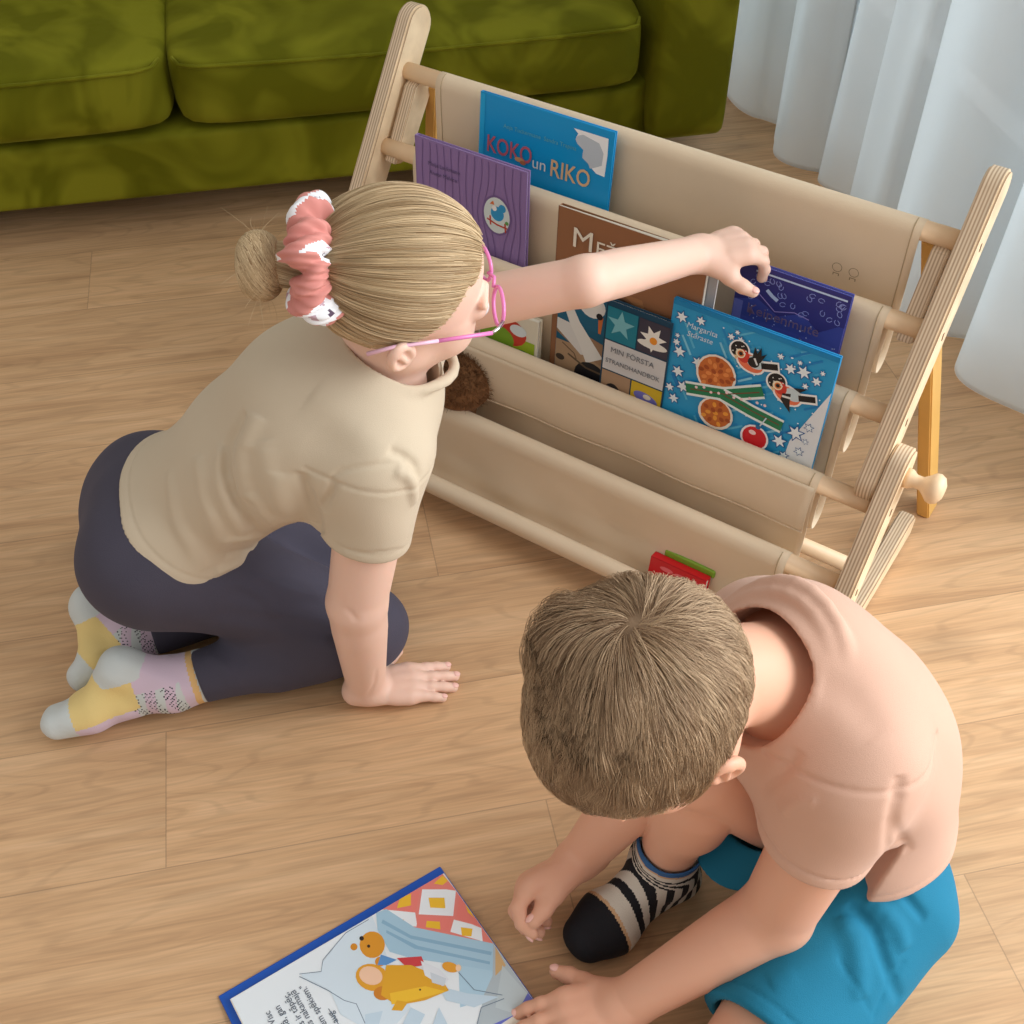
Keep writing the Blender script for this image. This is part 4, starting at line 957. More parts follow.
# leggings
m_leg_g = mat('leggings_knit', srgb(74, 71, 84), .8, .2, sheen=.2, bump=(700, .25), vary=(9, .06))
lw = U(.03, g_legs(.004), INT(g_torso(.004), HALF(gPv+spn*.075, spn), .004), cap(gHr+A(-.018, -.003, .006), gHr+A(-.01, 0, .006), .071), cap(gHl+A(-.010, .0, -.004), gHl+A(-.01, 0, 0), .073))
for a, k in ((gAr, gKr), (gAl, gKl)):
    lw = SUB(lw, INT(HALF(a+unit(k-a)*.004, unit(k-a)), cap(a-unit(k-a)*.05, a+unit(k-a)*.02, .06), .001), .004)
lf = []; FK = 1.0
def fl(f, pts, w, a):
    p = np.array(pts, float); n = len(p); t = np.linspace(0, n-1, 5*n); out = []
    for u in t:                                      # Catmull-Rom through the given points
        i = min(int(u), n-2); v = u-i; p0, p1, p2, p3 = p[max(i-1, 0)], p[i], p[i+1], p[min(i+2, n-1)]
        c = .5*(2*p1+(p2-p0)*v+(2*p0-5*p1+4*p2-p3)*v*v+(3*p1-p0-3*p2+p3)*v**3); out.append(march(f, *c))
    seg = []
    for q in out:
        if q is None or (seg and np.linalg.norm(q-seg[-1]) > .06): break
        seg.append(q)
    if len(seg) > 2: lf.append((np.array(seg), w, a*FK))
for pts in (((225, 590), (290, 606), (350, 610)), ((215, 612), (285, 622), (345, 640))): fl(lw, pts, .012, -.004)
for pts in (((235, 580), (262, 596), (280, 618)), ((250, 572), (300, 590), (345, 595)), ((205, 655), (225, 668), (235, 690)), ((320, 640), (350, 652), (380, 655))): fl(lw, pts, .007, .003)
lw = FOLDS(lw, lf, .0012, 30)
field_obj('leggings', lw, (-.62, .82, 0), (-.08, 1.26, .40), .0032, m_leg_g, girl)
# socks
def foot(an, kn, toe, hl, o=0):
    d = unit(toe-an); sole = hl-an; sole = unit(sole-d*(sole@d)); ball = an*.30+toe*.70; hb = hl-sole*.002
    sd = unit(np.cross(d, sole))
    return U(.014, cap(an+unit(kn-an)*.045, an, .033+o, .031+o), U(.012, cap(hb, hb, .0245+o), cap(an, hb, .030+o, .024+o)), cap(an, ball, .027+o, .022+o), cap(hb, ball+sole*.006, .021+o, .019+o), cap(ball+sd*.012, toe+sd*.010, .0205+o, .017+o), cap(ball-sd*.012, toe-sd*.007, .0205+o, .017+o)), d, sole, hb
m_sk = [mat('sock_lilac', srgb(212, 190, 206), .85, sheen=.2, bump=(900, .3)), mat('sock_grey', srgb(203, 208, 206), .85, sheen=.2, bump=(900, .3)), mat('sock_yellow', srgb(230, 203, 134), .85, sheen=.2, bump=(900, .3)), mat('sock_speckle', srgb(40, 40, 52), .85), mat('sock_ochre', srgb(222, 180, 120), .85)]
gTr = pz(58, 722, .022); gTl = pz(84, 676, .022)
gFr, gFl = pz(172, 684, .040), pz(136, 634, .040)
for an, kn, toe, hu in ((gFr, gKr, gTr, pz(121, 668, .070)), (gFl, gKl, gTl, pz(92, 604, .068))):
    f_, d_, so_, hl_ = foot(an, kn, toe, hu, .002)
    sp_ = RNG.normal(size=(60, 2))
    def smi(C, an=an, kn=kn, toe=toe, d=d_, so=so_, hl=hl_, sp=sp_):
        t = (C-an)@d/np.linalg.norm(toe-an); hs = np.linalg.norm(C-hl, axis=1); up = (C-an)@so; k = (C-an)@unit(kn-an)
        mi = np.zeros(len(C), int)
        mi[(t > .28) & (up > -.008) & (hs > .0285)] = 2
        mi[t > .84] = 1; mi[(hs < .035) & (up > .030)] = 1
        mi[k > .034] = 1; mi[(k > .026) & (k < .034)] = 4; mi[k > .041] = 1
        side = (C-an)@np.cross(d, so)
        r = np.sin(C[:, 0]*1100+C[:, 1]*700)*np.sin(C[:, 1]*1300+C[:, 2]*900)
        z_ = (mi == 0) & (t > -.1) & (t < .35) & (up < .012); mi[z_ & (np.sin(C[:, 0]*260+2) > .1)] = 1
        mi[z_ & (r > .45) & (np.abs(np.sin(C[:, 0]*130+C[:, 2]*60)) > .5)] = 3
        return mi
    lo = np.minimum.reduce([an, toe, hl_])-.06; hi = np.maximum.reduce([an, toe, hl_, an+unit(kn-an)*.05])+.06; lo[2] = max(lo[2], 0)
    k_ = unit(kn-an); f2 = SUB(f_, HALF(an+k_*.045, -k_), .002)
    fds = [([an+k_*.01+so_*.03+A(0, -.03, 0), an+k_*.011+so_*.034, an+k_*.012+so_*.03+A(0, .03, 0)], .004, -.0016)]
    field_obj('sock', FOLDS(f2, fds, .0006, 90), lo, hi, .0019, m_sk, girl, smi)
# T-shirt
m_tee_g = mat('beige_jersey', srgb(201, 185, 161), .85, .15, sheen=.15, bump=(1200, .25), vary=(8, .02))
cuff_r = gSr+(gEr-gSr)*.47; cuff_l = gSl+(gEl-gSl)*.22
def tee_outer():
    t = g_torso(.008)
    t = U(.05, t, cap(chest-dor*.02, chest+dor*.0, .09))
    t = U(.035, t, cap(gSr, gSr+(gEr-gSr)*.58, .050, .050), cap(gSl, gSl+(gEl-gSl)*.35, .040, .042), cap(gNb-spn*.01, gNb-spn*.03, .062))
    return t
tee = tee_outer()
dR = unit(gEr-gSr); dL = unit(gEl-gSl)
tee = SUB(tee, INT(HALF(cuff_r, -dR), cap(cuff_r, cuff_r+dR*.10, .085), .001), .003)
tee = SUB(tee, INT(HALF(cuff_l, -dL), cap(cuff_l, cuff_l+dL*.12, .085), .001), .003)
hemA, hemB = A(-.425, .93, .285), None
hem_n = unit(gPv-gNb+A(.0, -.01, -.05))
hem_p = march(g_torso(.008), 136, 553)
tee = SUB(tee, lambda P: -((P-hem_p)@hem_n), .004)
nk_ax = unit(gH.L(-.01, 0, -.05)-gNb)
nk_c = gNb+nk_ax*.010; nX = unit(gH.f-nk_ax*(gH.f@nk_ax)); nY = np.cross(nk_ax, nX)
tee = U(.006, tee, etorus(nk_c+nX*.014, nX, nY, .068, .056, .006, .0))
tee = SUB(tee, cap(gH.L(0, 0, -.02), gNb-nk_ax*.01+nX*.012, .053), .004)
tee = SUB(tee, OFF(cap(gSr, gEr, .043, .035), .004), .002) if False else tee
arm_hole = MIN(INT(OFF(cap(gSr, gEr, .041, .035), .003), HALF(cuff_r-dR*.02, -dR), .001), INT(OFF(cap(gSl, gEl, .043, .034), .006), HALF(cuff_l-dL*.02, -dL), .001))
tee = SUB(tee, arm_hole, .002)
lf = []; FK = 1.6
T0 = tee
# drapes across the back, towards the waist and the armpit
for pts, w, a in ((((245, 412), (228, 450), (232, 490), (255, 530)), .006, -.0065), (((258, 415), (243, 455), (250, 500)), .010, .005), (((222, 445), (222, 490), (242, 535)), .008, .004), (((200, 455), (205, 500), (225, 550)), .009, .0035), (((170, 470), (178, 520), (205, 570)), .009, .003),
                  (((235, 500), (262, 535), (300, 552)), .006, -.005), (((250, 490), (280, 525), (325, 540)), .008, .005), (((225, 555), (262, 548), (310, 543), (330, 530)), .006, -.0045), (((222, 540), (265, 535), (320, 528)), .006, .004), (((215, 572), (250, 560), (290, 556)), .006, .004), (((205, 590), (235, 582), (262, 566)), .005, -.004),
                  (((300, 470), (312, 500), (322, 535)), .007, -.004), (((330, 480), (345, 470), (400, 462)), .003, -.0012), (((322, 510), (330, 495), (336, 480)), .005, -.003), (((395, 470), (412, 480), (415, 505)), .006, .004), (((388, 450), (410, 462), (420, 480)), .005, -.003), (((330, 545), (365, 553), (402, 548)), .0025, -.001),
                  (((310, 395), (350, 425), (385, 455)), .02, .002), (((280, 470), (285, 510), (300, 540)), .012, .004), (((262, 440), (270, 480), (285, 510)), .015, .003)): fl(T0, pts, w, a)
tee = RINGS(FOLDS(tee, lf, .0014, 28), [(cuff_r-dR*.014, dR, .075, .0022, -.0009), (gSr-dR*.006, dR, .08, .0024, -.0016), (hem_p-hem_n*.014, hem_n, .2, .0022, -.0012)])
field_obj('t_shirt', tee, (-.56, .82, .08), (.10, 1.28, .56), .0028, m_tee_g, girl)
# hair: cap swept back to a bun
m_hg = mat('blond_hair', srgb(168, 134, 94), .45, .5, bump=(500, .3))
m_hg2 = mat_hair('blond_strands', srgb(160, 126, 86), srgb(230, 206, 166))
hs_ = OFF(gH.skull(), .004)
def hairline(P):
    q = gH.loc(P); f, r, u = q[:, 0], np.abs(q[:, 1]), q[:, 2]
    a = .064-.95*np.maximum(.074-f, 0)+.10*np.maximum(r-.03, 0); lower = np.maximum(a, -.076)
    front = np.where(r > .050, -.012+1.4*(f-.000), -1)          # temple edge above the ear
    return np.maximum(lower, front)-u
hair = INT(hs_, lambda P: hairline(P)*.7, .006)
hair = INT(hair, lambda P: gH.loc(P)[:, 0]-.066, .006)
hair_o = field_obj('hair', hair, gH.c-.13, gH.c+.13, .0028, m_hg, girl)
bun_d = pd(260, 266, 1.135); 
gath = gH.L(-.090, .000, .036)
def grad(f, P, e=.002): 
    g = np.stack([f(P+np.eye(3)[i]*e)-f(P-np.eye(3)[i]*e) for i in range(3)], 1)/(2*e); return g/(np.linalg.norm(g, axis=1)[:, None]+1e-9)
# strand roots on the hairline and over the skull, combed towards the gather point
N_ = 5200; th = RNG.random((N_*8, 3))*2-1; th = th/np.linalg.norm(th, axis=1)[:, None]
P0 = gH.c+th*.1
for _ in range(8): P0 = P0-grad(hs_, P0)*hs_(P0)[:, None]
hl_ = hairline(P0); q0 = gH.loc(P0); ok = (hl_ < -.002) & (q0[:, 0] < .070) & (np.linalg.norm(P0-gath, axis=1) > .02)
edge = ok & (hl_ > -.014); rest = ok & ~edge
idx = np.concatenate([np.where(edge)[0][:1700], np.where(rest)[0][:3500]]); P = P0[idx]; path = [P]
for st in range(26):
    d = gath-P; dist = np.linalg.norm(d, axis=1); g = grad(hs_, P); d = d/dist[:, None]; d = d-g*(d*g).sum(1)[:, None]; d /= np.linalg.norm(d, axis=1)[:, None]+1e-9
    P = P+d*np.minimum(.0078, dist*.5)[:, None]; P = P-grad(hs_, P)*(hs_(P)-.0006)[:, None]; path.append(P)
path = np.stack(path, 1); path += (RNG.normal(size=(len(path), 1, 3))*.0007); lift = np.abs(RNG.normal(size=(len(path), 1, 1)))*.0012
path += (path-gH.c)/.09*lift*np.sin(np.linspace(0, math.pi, path.shape[1]))[None, :, None]
strands('hair_strands', path, .00045, m_hg2, hair_o)
# bun: coiled hair
bn = empty('tmp', None); bpy.data.objects.remove(bn)
bax = unit(gath-bun_d)
bX = unit(np.cross(bax, (0, 0, 1))); bY = np.cross(bax, bX)
bunf = U(.008, torus(bun_d, bax, .016, .017, 1.1), cap(bun_d-bax*.006, gath, .018, .020))
bun_o = field_obj('hair_bun', bunf, bun_d-.07, bun_d+.12, .0026, m_hg, girl)
pp = []
for i in range(1500):
    a0 = RNG.random()*6.28; t = RNG.random()*6.28; tw = RNG.normal()*.25+.9; ln = 1.2+RNG.random(); row = []
    for s_ in np.linspace(0, ln, 12):
        a = a0+s_; ph = t+tw*s_; rr = .016+.0178*math.cos(ph); hh = .0196*math.sin(ph)
        row.append(bun_d+(bX*math.cos(a)+bY*math.sin(a))*rr+bax*hh)
    pp.append(row)
for i in range(500):
    a = RNG.random()*6.28; r0 = .0195+RNG.random()*.002; row = [bun_d+bax*.01+(gath-bun_d)*s_+(bX*math.cos(a+s_)+bY*math.sin(a+s_))*r0*(1+.1*s_) for s_ in np.linspace(0, 1, 12)]; pp.append(row)
for i in range(46):                                   # flyaways
    a = RNG.random()*6.28; o_ = bun_d+(bX*math.cos(a)+bY*math.sin(a))*.03; d = unit((bX*math.cos(a)+bY*math.sin(a))+RNG.normal(size=3)*.6); d2 = RNG.normal(size=3)*.006
    pp.append([o_+d*s_*.045*(.4+.6*(i % 7)/7)+d2*s_*s_ for s_ in np.linspace(0, 1, 12)])
pp = np.array(pp); strands('hair_strands', pp, np.where(np.arange(len(pp)) < 2000, .00045, .00022)[:, None], m_hg2, bun_o)
# scrunchie: gathered fabric ring
m_sc = [mat('scrunchie_pink', srgb(206, 134, 124), .8, sheen=.2), mat('scrunchie_white', srgb(236, 236, 238), .8), mat('scrunchie_plum', srgb(90, 70, 90), .8), mat('scrunchie_grey', srgb(190, 160, 170), .8)]
scc = gath*.90+bun_d*.10; ns, nt_ = 260, 52; V = []
sX = unit(np.cross(bax, cF)); sY = np.cross(bax, sX)
for i in range(ns):
    a = 2*math.pi*i/ns; puff = 1+.22*math.sin(a*5+.5)+.12*math.sin(a*11+2)
    for j in range(nt_):
        t = 2*math.pi*j/nt_; g = 1+.13*math.sin(a*13+2*math.sin(t))+.10*math.sin(a*23+3*t)+.05*math.sin(a*47-2*t)
        R_ = .039+.0200*puff*g*math.cos(t); z_ = .0180*puff*g*math.sin(t)+.004*math.sin(a*7)
        V.append(scc+(sX*math.cos(a)+sY*math.sin(a))*R_+bax*z_)
Q = np.array([(i*nt_+j, i*nt_+(j+1) % nt_, ((i+1) % ns)*nt_+(j+1) % nt_, ((i+1) % ns)*nt_+j) for i in range(ns) for j in range(nt_)])
mi = []
for i in range(ns):
    for j in range(nt_):
        a = i/ns*12; t = j/nt_*6.28; v = math.sin(a*2.6+.6*math.sin(t*2))+.5*math.sin(t+a*1.7)
        w_ = math.sin(a*9+2)*math.sin(t*4+a)
        mi.append(1 if v > .55 else 0); 
        if v > .8 and w_ > .62: mi[-1] = 3
        if v > .9 and w_ < -.8: mi[-1] = 2
npmesh('scrunchie', np.array(V), Q, m_sc, girl, midx=mi)
# glasses
gl = bpy.data.objects.new('glasses', None); COL.objects.link(gl); gl.parent = girl
m_gl = mat('pink_acetate', srgb(226, 128, 186), .25, .5); m_gl2 = mat('pearl_pink', srgb(238, 190, 210), .25, .5); m_met = mat('hinge_metal', srgb(220, 220, 220), .25, metal=1)
m_lens = mg
for q in (-1, 1):
    cL = gH.L(.098, q*.031, -.014); th = np.linspace(0, 2*math.pi, 33); lx = unit(gH.r*q-gH.f*.12)
    ring = [cL+lx*.0215*math.cos(t)*1.0+gH.u*.0165*(abs(math.sin(t))**.85*np.sign(math.sin(t))) for t in th]
    tube('frame', ring, .0021, m_gl, gl, n=8, cap=False)
    V = [cL]+ring[:-1]; npmesh('lens', np.array(V), np.array([(0, i+1, (i+1) % 32+1) for i in range(32)]), m_lens, gl)
    h0 = cL+lx*.0225+gH.u*.004; h1 = gH.L(.078, q*.069, -.008); e0 = gH.L(.002, q*.0775, -.003); e1_ = gH.L(-.030, q*.079, -.003); e2_ = gH.L(-.054, q*.074, -.018)
    tube('hinge', [h0, (h0+h1)/2+gH.r*q*.002, h1], .0018, m_met, gl, n=8)
    tube('temple', [h1, h1*.6+e0*.4, h1*.2+e0*.8], .0022, m_gl, gl, n=8)
    tube('temple_tip', [h1*.2+e0*.8, e0, e1_, e2_], [.0021, .0021, .0020, .0024], m_gl2, gl, n=8)
tube('bridge', [gH.L(.097, -.010, -.008), gH.L(.100, 0, -.004), gH.L(.097, .010, -.008)], .0020, m_gl, gl, n=8)
for o in list(bpy.data.objects):
    if o.parent is girl and o.name.split('.')[0] != 'body': o.matrix_parent_inverse = girl.matrix_world.inverted()
# ------------------------------------------------------------------------------------------------ BOY
skin_b = mat_skin('skin_warm', srgb(221, 167, 139), None)
boy = empty('person', Matrix.Translation((.33, .65, 0)), 'seated child in peach T-shirt, teal shorts and striped sock, bent over the open book', 'person')
bpy.context.view_layer.update()
bh = unit((-.80, -.60, 0)); bp_ = math.radians(47)
bup = A(0, 0, 1)*math.cos(bp_)+bh*math.sin(bp_); bfw = bh*math.cos(bp_)-A(0, 0, 1)*math.sin(bp_)
bH = Head(pd(641, 708, .945), bfw, bup, .995)
bNb = pz(781, 660, .422)
blat = unit((.52, -.85, 0))
bSl, bSr = pz(855, 774, .376), pz(748, 645, .355)
bEl, bWl = pz(776, 913, .165), pz(624, 1005, .052)
bWr = pz(580, 858, .062); bEr = pz(645, 782, .20)
bPv = A(.362, .655, .115); bHl, bHr = A(.378, .592, .100), A(.350, .695, .095)
bKl = A(.200, .405, .070); bAl = A(.43, .37, .045)
bKr = pz(702, 764, .285); bAr = pz(664, 862, .075)
bls = unit(bSl-bSr); blp = unit(bHl-bHr); bsp = unit(bNb-bPv); bdo = unit(np.cross(bls, bsp)); bdo = bdo if bdo[0] > 0 else -bdo   # back direction
bmid = bPv*.5+bNb*.5+bdo*.030; bch = bPv*.2+bNb*.8+bdo*.012
def b_torso(o=0):
    return U(.06, ell(bPv, fr(blp, (0, 0, 1)), A(.094+o, .10+o, .078+o)), ell(bmid, fr(blp+bls, bsp), A(.094+o, .11+o, .078+o)), ell(bch, fr(bls, bsp), A(.106+o, .09+o, .078+o)), cap(bSr*.82+bSl*.18, bSl*.82+bSr*.18, .048+o))
def b_legs(o=0):
    return U(.02, cap(bHl, bKl, .072+o, .050+o), cap(bHr, bKr, .070+o, .048+o), U(.02, cap(bKl, bAl, .046+o, .032+o)))
def b_shank(o=0):
    return U(.012, cap(bKr, bAr, .046+o, .030+o), cap(bKr*.72+bAr*.28+A(.012, 0, 0), bKr*.5+bAr*.5+A(.012, 0, 0), .046+o, .040+o))
nails_b = []
fxr = unit(A(-.88, -.40, -.16)); nzr = unit(A(-.50, .72, .52))
hRb = hand(bWr, fxr, nzr, 1, curl=((30, 48, 34), (40, 56, 38), (48, 60, 40), (52, 60, 40)), spread=(5, 1, -2, -4), thumb=(.86, .22, -.42), tcurl=6, nails=nails_b, sc=1.25)
fxb = unit(pz(518, 1034, .042)-bWl); nzb = A(.05, .05, 1)
hLb = hand(bWl, fxb, nzb, -1, curl=((10, 14, 10), (10, 14, 10), (10, 14, 10), (12, 14, 10)), spread=(6, 2, -2, -6), thumb=(.62, .78, -.22), tcurl=12, nails=nails_b, sc=1.15)
neck_b = cap(bH.L(-.030, 0, -.045), bNb+A(.0, .0, -.015), .043, .046)
bbody = U(.022, U(.03, bH.field(), neck_b), b_torso(-.010))
bbody = U(.02, bbody, limb(bSl, bEl, bWl, (.043, .036, .034, .0245), .008), limb(bSr, bEr, bWr, (.042, .035, .034, .024), .008))
bbody = MIN(U(.02, bbody, b_legs(-.002)), b_shank(-.002))
bbody = U(.010, bbody, MIN(hRb, hLb))
def wrinkle(w, n, r, a):
    """a short skin crease across a limb"""
    n = unit(n); s_ = unit(np.cross(n, cF)); return (np.array([w-s_*r-cF*r*.5, w-cF*r, w+s_*r-cF*r*.5]), .003, -a)
bbody = FOLDS(bbody, [wrinkle(bWr+unit(bEr-bWr)*.004, bEr-bWr, .026, .0014), wrinkle(bWl+unit(bEl-bWl)*.004, bEl-bWl, .026, .0008)])
def b_mi(C):
    q = bH.loc(C); return np.where((np.abs(q[:, 1]) < .016) & (q[:, 0] > .076) & (q[:, 0] < .092) & (np.abs(q[:, 2]+.0645) < .0105), 1, 0)
field_obj('body', bbody, (-.08, .28, -.01), (.54, .92, .66), .0028, [skin_b, lip_m], boy, b_mi)
bH.eyes(boy, 'grey'); nail_objs(nails_b, boy, nail_m)
# shorts
m_sh = mat('teal_cotton', srgb(30, 114, 144), .8, .2, sheen=.15, bump=(1000, .25), vary=(8, .04))
sh = U(.03, INT(b_torso(.003), HALF(bPv+A(0, 0, .075), (0, 0, 1)), .004), cap(bHl, bHl*.22+bKl*.78, .082, .068), cap(bHr, bHr*.5+bKr*.5, .079, .068))
dl, dr = unit(bKl-bHl), unit(bKr-bHr); hl0, hr0 = bHl+(bKl-bHl)*.75, bHr+(bKr-bHr)*.46
sh = SUB(sh, INT(HALF(hl0, -dl), cap(hl0, hl0+dl*.12, .10), .001), .003); sh = U(.03, sh, cap(bHr*.6+bKr*.4+A(0, 0, -.02), bHr*.27+bKr*.73+A(0, -.018, -.070), .066, .060))
drt = unit(dr*A(1, 1, .3)+A(0, 0, .55)); hr0 = bHr+(bKr-bHr)*.50
sh = SUB(sh, INT(HALF(hr0, -drt), cap(hr0-A(0, 0, .05), hr0+dr*.14, .12), .001), .003)
sh = SUB(sh, INT(cap(bHl, bKl, .075, .056), HALF(hl0-dl*.03, -dl), .001), .002); sh = SUB(sh, INT(cap(bHr, bKr, .072, .053), HALF(hr0-dr*.03, -drt), .001), .002)
lf = []; FK = 1.2; T0 = sh
for pts, w, a in ((((848, 905), (872, 930), (885, 965), (900, 1000)), .006, -.006), (((842, 918), (856, 950), (862, 1000)), .009, .005), (((870, 900), (895, 925), (905, 950)), .008, .006), (((895, 885), (912, 905), (925, 920)), .005, -.005), (((905, 960), (888, 985), (872, 1020)), .003, -.0018), (((834, 955), (856, 985), (872, 1015)), .003, -.0012), (((770, 985), (800, 970), (840, 960)), .012, .003), (((850, 885), (890, 892), (925, 885)), .006, .003)): fl(T0, pts, w, a)
sh = RINGS(FOLDS(sh, lf, .0018, 32), [(hl0-dl*.016, dl, .1, .0022, -.0014)])
field_obj('shorts', sh, (.12, .36, 0), (.54, .86, .34), .0030, m_sh, boy)
# T-shirt
m_tee_b = mat('peach_jersey', srgb(206, 166, 145), .85, .15, sheen=.15, bump=(1200, .25), vary=(8, .02))
dLb, dRb = unit(bEl-bSl), unit(bEr-bSr); cl_, cr_ = bSl+(bEl-bSl)*.46, bSr+(bEr-bSr)*.48
tb = b_torso(.010)
tb = U(.05, tb, cap(bPv+bdo*.004+A(0, 0, .0), bmid, .102, .097))
tb = U(.035, tb, cap(bSl, bSl+(bEl-bSl)*.58, .050, .0505), cap(bSr, bSr+(bEr-bSr)*.56, .050, .053), cap(bNb-bsp*.010+bdo*.01, bNb-bsp*.03, .066))
tb = SUB(tb, INT(HALF(cl_, -dLb), cap(cl_, cl_+dLb*.10, .085), .001), .003); tb = SUB(tb, INT(HALF(cr_, -dRb), cap(cr_, cr_+dRb*.10, .08), .001), .003)
tb = SUB(tb, HALF(bPv+A(0, 0, .044), unit(A(-.18, .16, 1))), .004)
nax = unit(bH.L(-.03, 0, -.045)-bNb); nXb = unit(bh-nax*(bh@nax)); nYb = np.cross(nax, nXb); nc_ = bNb+nax*.004-nXb*.004
tb = U(.006, tb, etorus(nc_+nXb*.006, nXb, nYb, .074, .064, .0075), etorus(nc_+nXb*.006+nax*.010, nXb, nYb, .066, .058, .0055))
tb = SUB(tb, cap(nc_-nax*.012+nXb*.010, nc_+nax*.08+nXb*.02, .058), .004)
tb = SUB(tb, MIN(INT(OFF(cap(bSl, bEl, .043, .036), .004), HALF(cl_-dLb*.025, -dLb), .001), INT(OFF(cap(bSr, bEr, .042, .035), .004), HALF(cr_-dRb*.025, -dRb), .001)), .002)
lf = []; FK = 1.2; T0 = tb
for pts, w, a in ((((900, 775), (893, 820), (884, 868)), .006, -.005), (((888, 818), (900, 835), (910, 852)), .005, -.003), (((760, 790), (785, 770), (800, 750)), .006, -.003), (((820, 690), (850, 700), (880, 740)), .015, -.002), (((780, 812), (800, 800), (815, 800)), .006, .003)): fl(T0, pts, w, a)
tb = RINGS(FOLDS(tb, lf, .0014, 30), [(cl_-dLb*.014, dLb, .08, .0022, -.0018), (bSl-dLb*.022, unit(dLb+blat*.25), .085, .0026, -.0020), (bPv+A(0, 0, .056), unit(A(-.18, .16, 1)), .2, .0022, -.0012)])
field_obj('t_shirt', tb, (.08, .44, .04), (.56, .90, .56), .0028, m_tee_b, boy)
# striped socks
bTr = pz(585, 938, .020)
def flatfoot(an, toe, o=0):
    hl = an*1.0; d = A(toe[0]-an[0], toe[1]-an[1], 0); d = unit(d); sd = A(-d[1], d[0], 0); hl = A(an[0], an[1], .026)-d*.020; ball = A(an[0], an[1], .020)*.30+A(toe[0], toe[1], .020)*.70
    return U(.02, cap(A(an[0], an[1], an[2]), hl, .029+o, .025+o), cap(A(an[0], an[1], an[2]-.01), ball+A(0, 0, .004), .030+o, .022+o), cap(hl, ball, .024+o, .020+o), cap(ball+sd*.014, toe+sd*.010, .0205+o, .0165+o), cap(ball-sd*.014, toe-sd*.008, .0205+o, .0165+o)), d
ff, fd = flatfoot(bAr, bTr, .002)
shd = unit(bKr-bAr); sock = U(.018, ff, cap(bAr, bAr+shd*.055, .0335, .0370)); sock = SUB(sock, HALF(bAr+shd*.046, -shd), .002)
sock = SUB(sock, INT(b_shank(.0005), HALF(bAr+shd*.03, -shd), .001), .001)
m_st = [mat('sock_cream', srgb(214, 206, 192), .85, sheen=.2, bump=(900, .3)), mat('sock_black', srgb(22, 22, 28), .85, sheen=.1, bump=(900, .3)), mat('sock_blue_cuff', srgb(50, 96, 146), .85, sheen=.2, bump=(900, .3)), mat('sock_tan', srgb(206, 168, 128), .85)]
ftip = (bTr-A(bAr[0], bAr[1], 0))@fd
def sck(C):
    x = (C-A(bAr[0], bAr[1], 0))@fd; k = (C-bAr)@shd
    w = np.clip((k-.012)/.016, 0, 1); v = ftip-x; v = v*(1-w)+(ftip+.000+k*.75)*w          # runs from the toe back and up the ankle
    mi = (np.floor(v/.0082) % 2 == 0).astype(int)
    mi[v < .030] = 1; mi[(v > .030) & (v < .0335)] = 3; mi[(v > .0335) & (v < .042)] = 0
    mi[k > .034] = 3; mi[k > .0375] = 2
    return mi
sock = FOLDS(sock, [], .0005, 80)
field_obj('sock', sock, np.minimum(bAr, bTr)-A(.07, .06, .08), np.maximum(bAr, bTr)+A(.07, .07, .06), .0017, m_st, boy, sck)
# the other foot, tucked beside the hip
f2_, d2_ = flatfoot(bAl, bAl+A(.13, .02, -.02), .002)
field_obj('sock', U(.018, f2_, cap(bAl, bAl+unit(bKl-bAl)*.05, .034)), (.33, .28, 0), (.66, .48, .12), .0028, m_st, boy, lambda C: (np.floor(C[:, 0]/.0105) % 2 == 0).astype(int))
# hair
m_hb = mat('fair_hair', srgb(132, 106, 80), .5, .4, bump=(500, .3)); m_hb2 = mat_hair('fair_strands', srgb(130, 98, 70), srgb(218, 188, 152), .55)
hsb = OFF(bH.skull(), .0030)
def hl_b(P):
    q = bH.loc(P); f, r, u = q[:, 0], np.abs(q[:, 1]), q[:, 2]
    side = .004+.35*np.maximum(r-.030, 0)*(f > .0)+.55*np.maximum(f-.02, 0)+.9*np.maximum(f-.055, 0)
    back = np.where(f < -.015, np.maximum(-.012+1.25*(f+.015), -.068), side)
    return back-u
hb = INT(hsb, lambda P: hl_b(P)*.8, .010); hb = INT(hb, lambda P: bH.loc(P)[:, 0]-.094, .004)
hb_o = field_obj('hair', hb, bH.c-.14, bH.c+.14, .003, m_hb, boy)
whorl = bH.L(-.066, .006, .076); wn_ = unit(whorl-bH.c)
th = RNG.normal(size=(110000, 3)); th /= np.linalg.norm(th, axis=1)[:, None]; P0 = bH.c+th*.1
skb = bH.skull()
for _ in range(8): P0 = P0-grad(skb, P0)*skb(P0)[:, None]
P0 = P0[(hl_b(P0) < -.001) & (bH.loc(P0)[:, 0] < .092)][:30000]
g0 = grad(skb, P0); away = P0-whorl; away -= g0*(away*g0).sum(1)[:, None]; dist = np.linalg.norm(away, axis=1)[:, None]; away /= dist+1e-6
swirl = np.cross(g0, away); fwd = bH.f-g0*(g0@bH.f)[:, None]
d = away*.9+swirl*1.1*np.exp(-dist/.03)+fwd*.25; d += RNG.normal(size=d.shape)*.08
cl = np.sin(P0@A(170, 60, 90)+2)*np.sin(P0@A(-70, 150, 110)); d += swirl*cl[:, None]*.45; lc = np.sin(P0@A(120, -90, 60)+.5)*np.sin(P0@A(60, 110, -150)+1)
d -= g0*(d*g0).sum(1)[:, None]; d /= np.linalg.norm(d, axis=1)[:, None]
qf = bH.loc(P0); ln = .042+.012*RNG.random(len(P0)); low = np.clip((-qf[:, 2]+.01)/.06, 0, 1)*(qf[:, 0] < .03); ln = ln*(1-.62*low); ln = ln*np.where((hl_b(P0) > -.030) & (qf[:, 0] > .0), .62, 1); nearw = np.exp(-(dist[:, 0]/.028)**2)
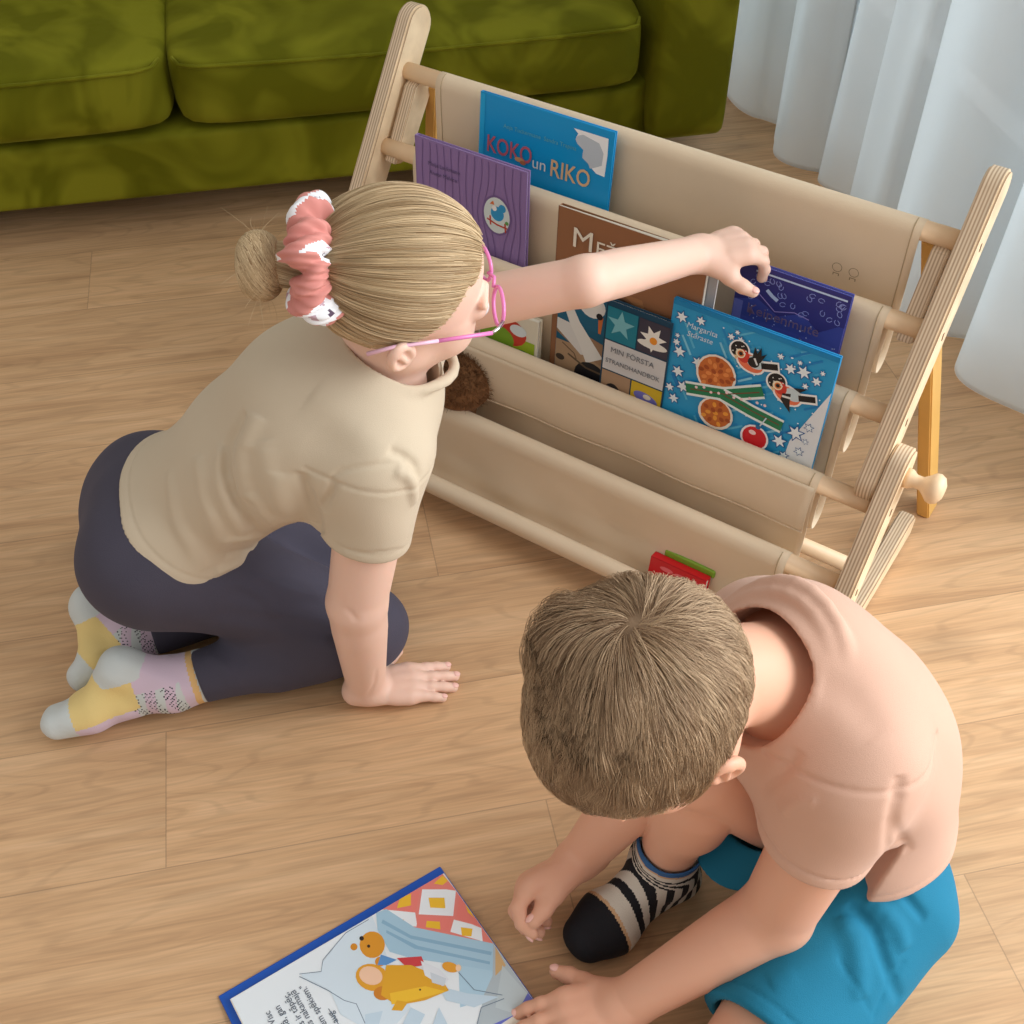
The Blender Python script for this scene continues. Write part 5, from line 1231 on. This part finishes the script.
lift0 = .34+.5*nearw+.07*RNG.normal(size=len(P0)); tuft = np.exp(-(np.linalg.norm(P0-(whorl+bH.f*.014+bH.r*.030), axis=1)/.024)**2)
lift0 = lift0*(1-.5*low)*(1+.3*lc)+tuft*1.5; ln = ln*(1+.55*tuft)*(1+.12*lc)
M_ = 9; path = [P0]; P = P0.copy(); cur_d = unit(d[0]) if False else d/np.linalg.norm(d, axis=1)[:, None]
for st in range(1, M_):
    s_ = st/(M_-1); g = grad(skb, P); lf_ = lift0*(1-1.55*s_); v = cur_d-g*(cur_d*g).sum(1)[:, None]; v /= np.linalg.norm(v, axis=1)[:, None]+1e-9
    stp = v+g*lf_[:, None]; stp /= np.linalg.norm(stp, axis=1)[:, None]
    P = P+stp*(ln/(M_-1))[:, None]; dd_ = skb(P); mn = .0055+.003*s_-.004*low
    P = P+g*np.maximum(mn-dd_, 0)[:, None]; path.append(P)
strands('hair_strands', np.stack(path, 1), .00030, m_hb2, hb_o, seed=3)
for o in list(bpy.data.objects):
    if o.parent is boy: o.matrix_parent_inverse = boy.matrix_world.inverted()
# ================================================================== LIGHT AND CAMERA
w = bpy.data.worlds.new('daylight'); SC.world = w; w.use_nodes = True
bg = w.node_tree.nodes['Background']; bg.inputs[0].default_value = (1, .965, .92, 1); bg.inputs[1].default_value = AMB
def area(name, loc, target, sx, sy, e, col=(1, 1, 1)):
    d = bpy.data.lights.new(name, 'AREA'); d.shape = 'RECTANGLE'; d.size = sx; d.size_y = sy; d.energy = e; d.color = col
    o = bpy.data.objects.new(name, d); COL.objects.link(o); o.location = loc
    o.rotation_euler = (Vector(target)-Vector(loc)).to_track_quat('-Z', 'Y').to_euler(); return o
area('daylight_through_window', rm(3.2, -.1, 1.9), rm(0, .6, .2), 3.4, 2.8, EWIN, (.91, .96, 1))
area('daylight_behind_curtain', rm(1.75, 2.1, 1.5), rm(0, 1.9, .8), 1.6, 2.0, ECUR, (.93, .97, 1))
cam = bpy.data.cameras.new('camera'); cam.sensor_width = 36; cam.sensor_fit = 'HORIZONTAL'; cam.lens = 36*FPX/1024; cam.clip_start = .02
co = bpy.data.objects.new('camera', cam); COL.objects.link(co); co.location = (0, 0, CH); co.rotation_euler = (math.pi/2-PITCH, 0, 0); SC.camera = co
vs = SC.view_settings; vs.view_transform = 'Standard'; vs.look = 'None'; vs.exposure = EXPO; vs.gamma = 1; vs.use_curve_mapping = False
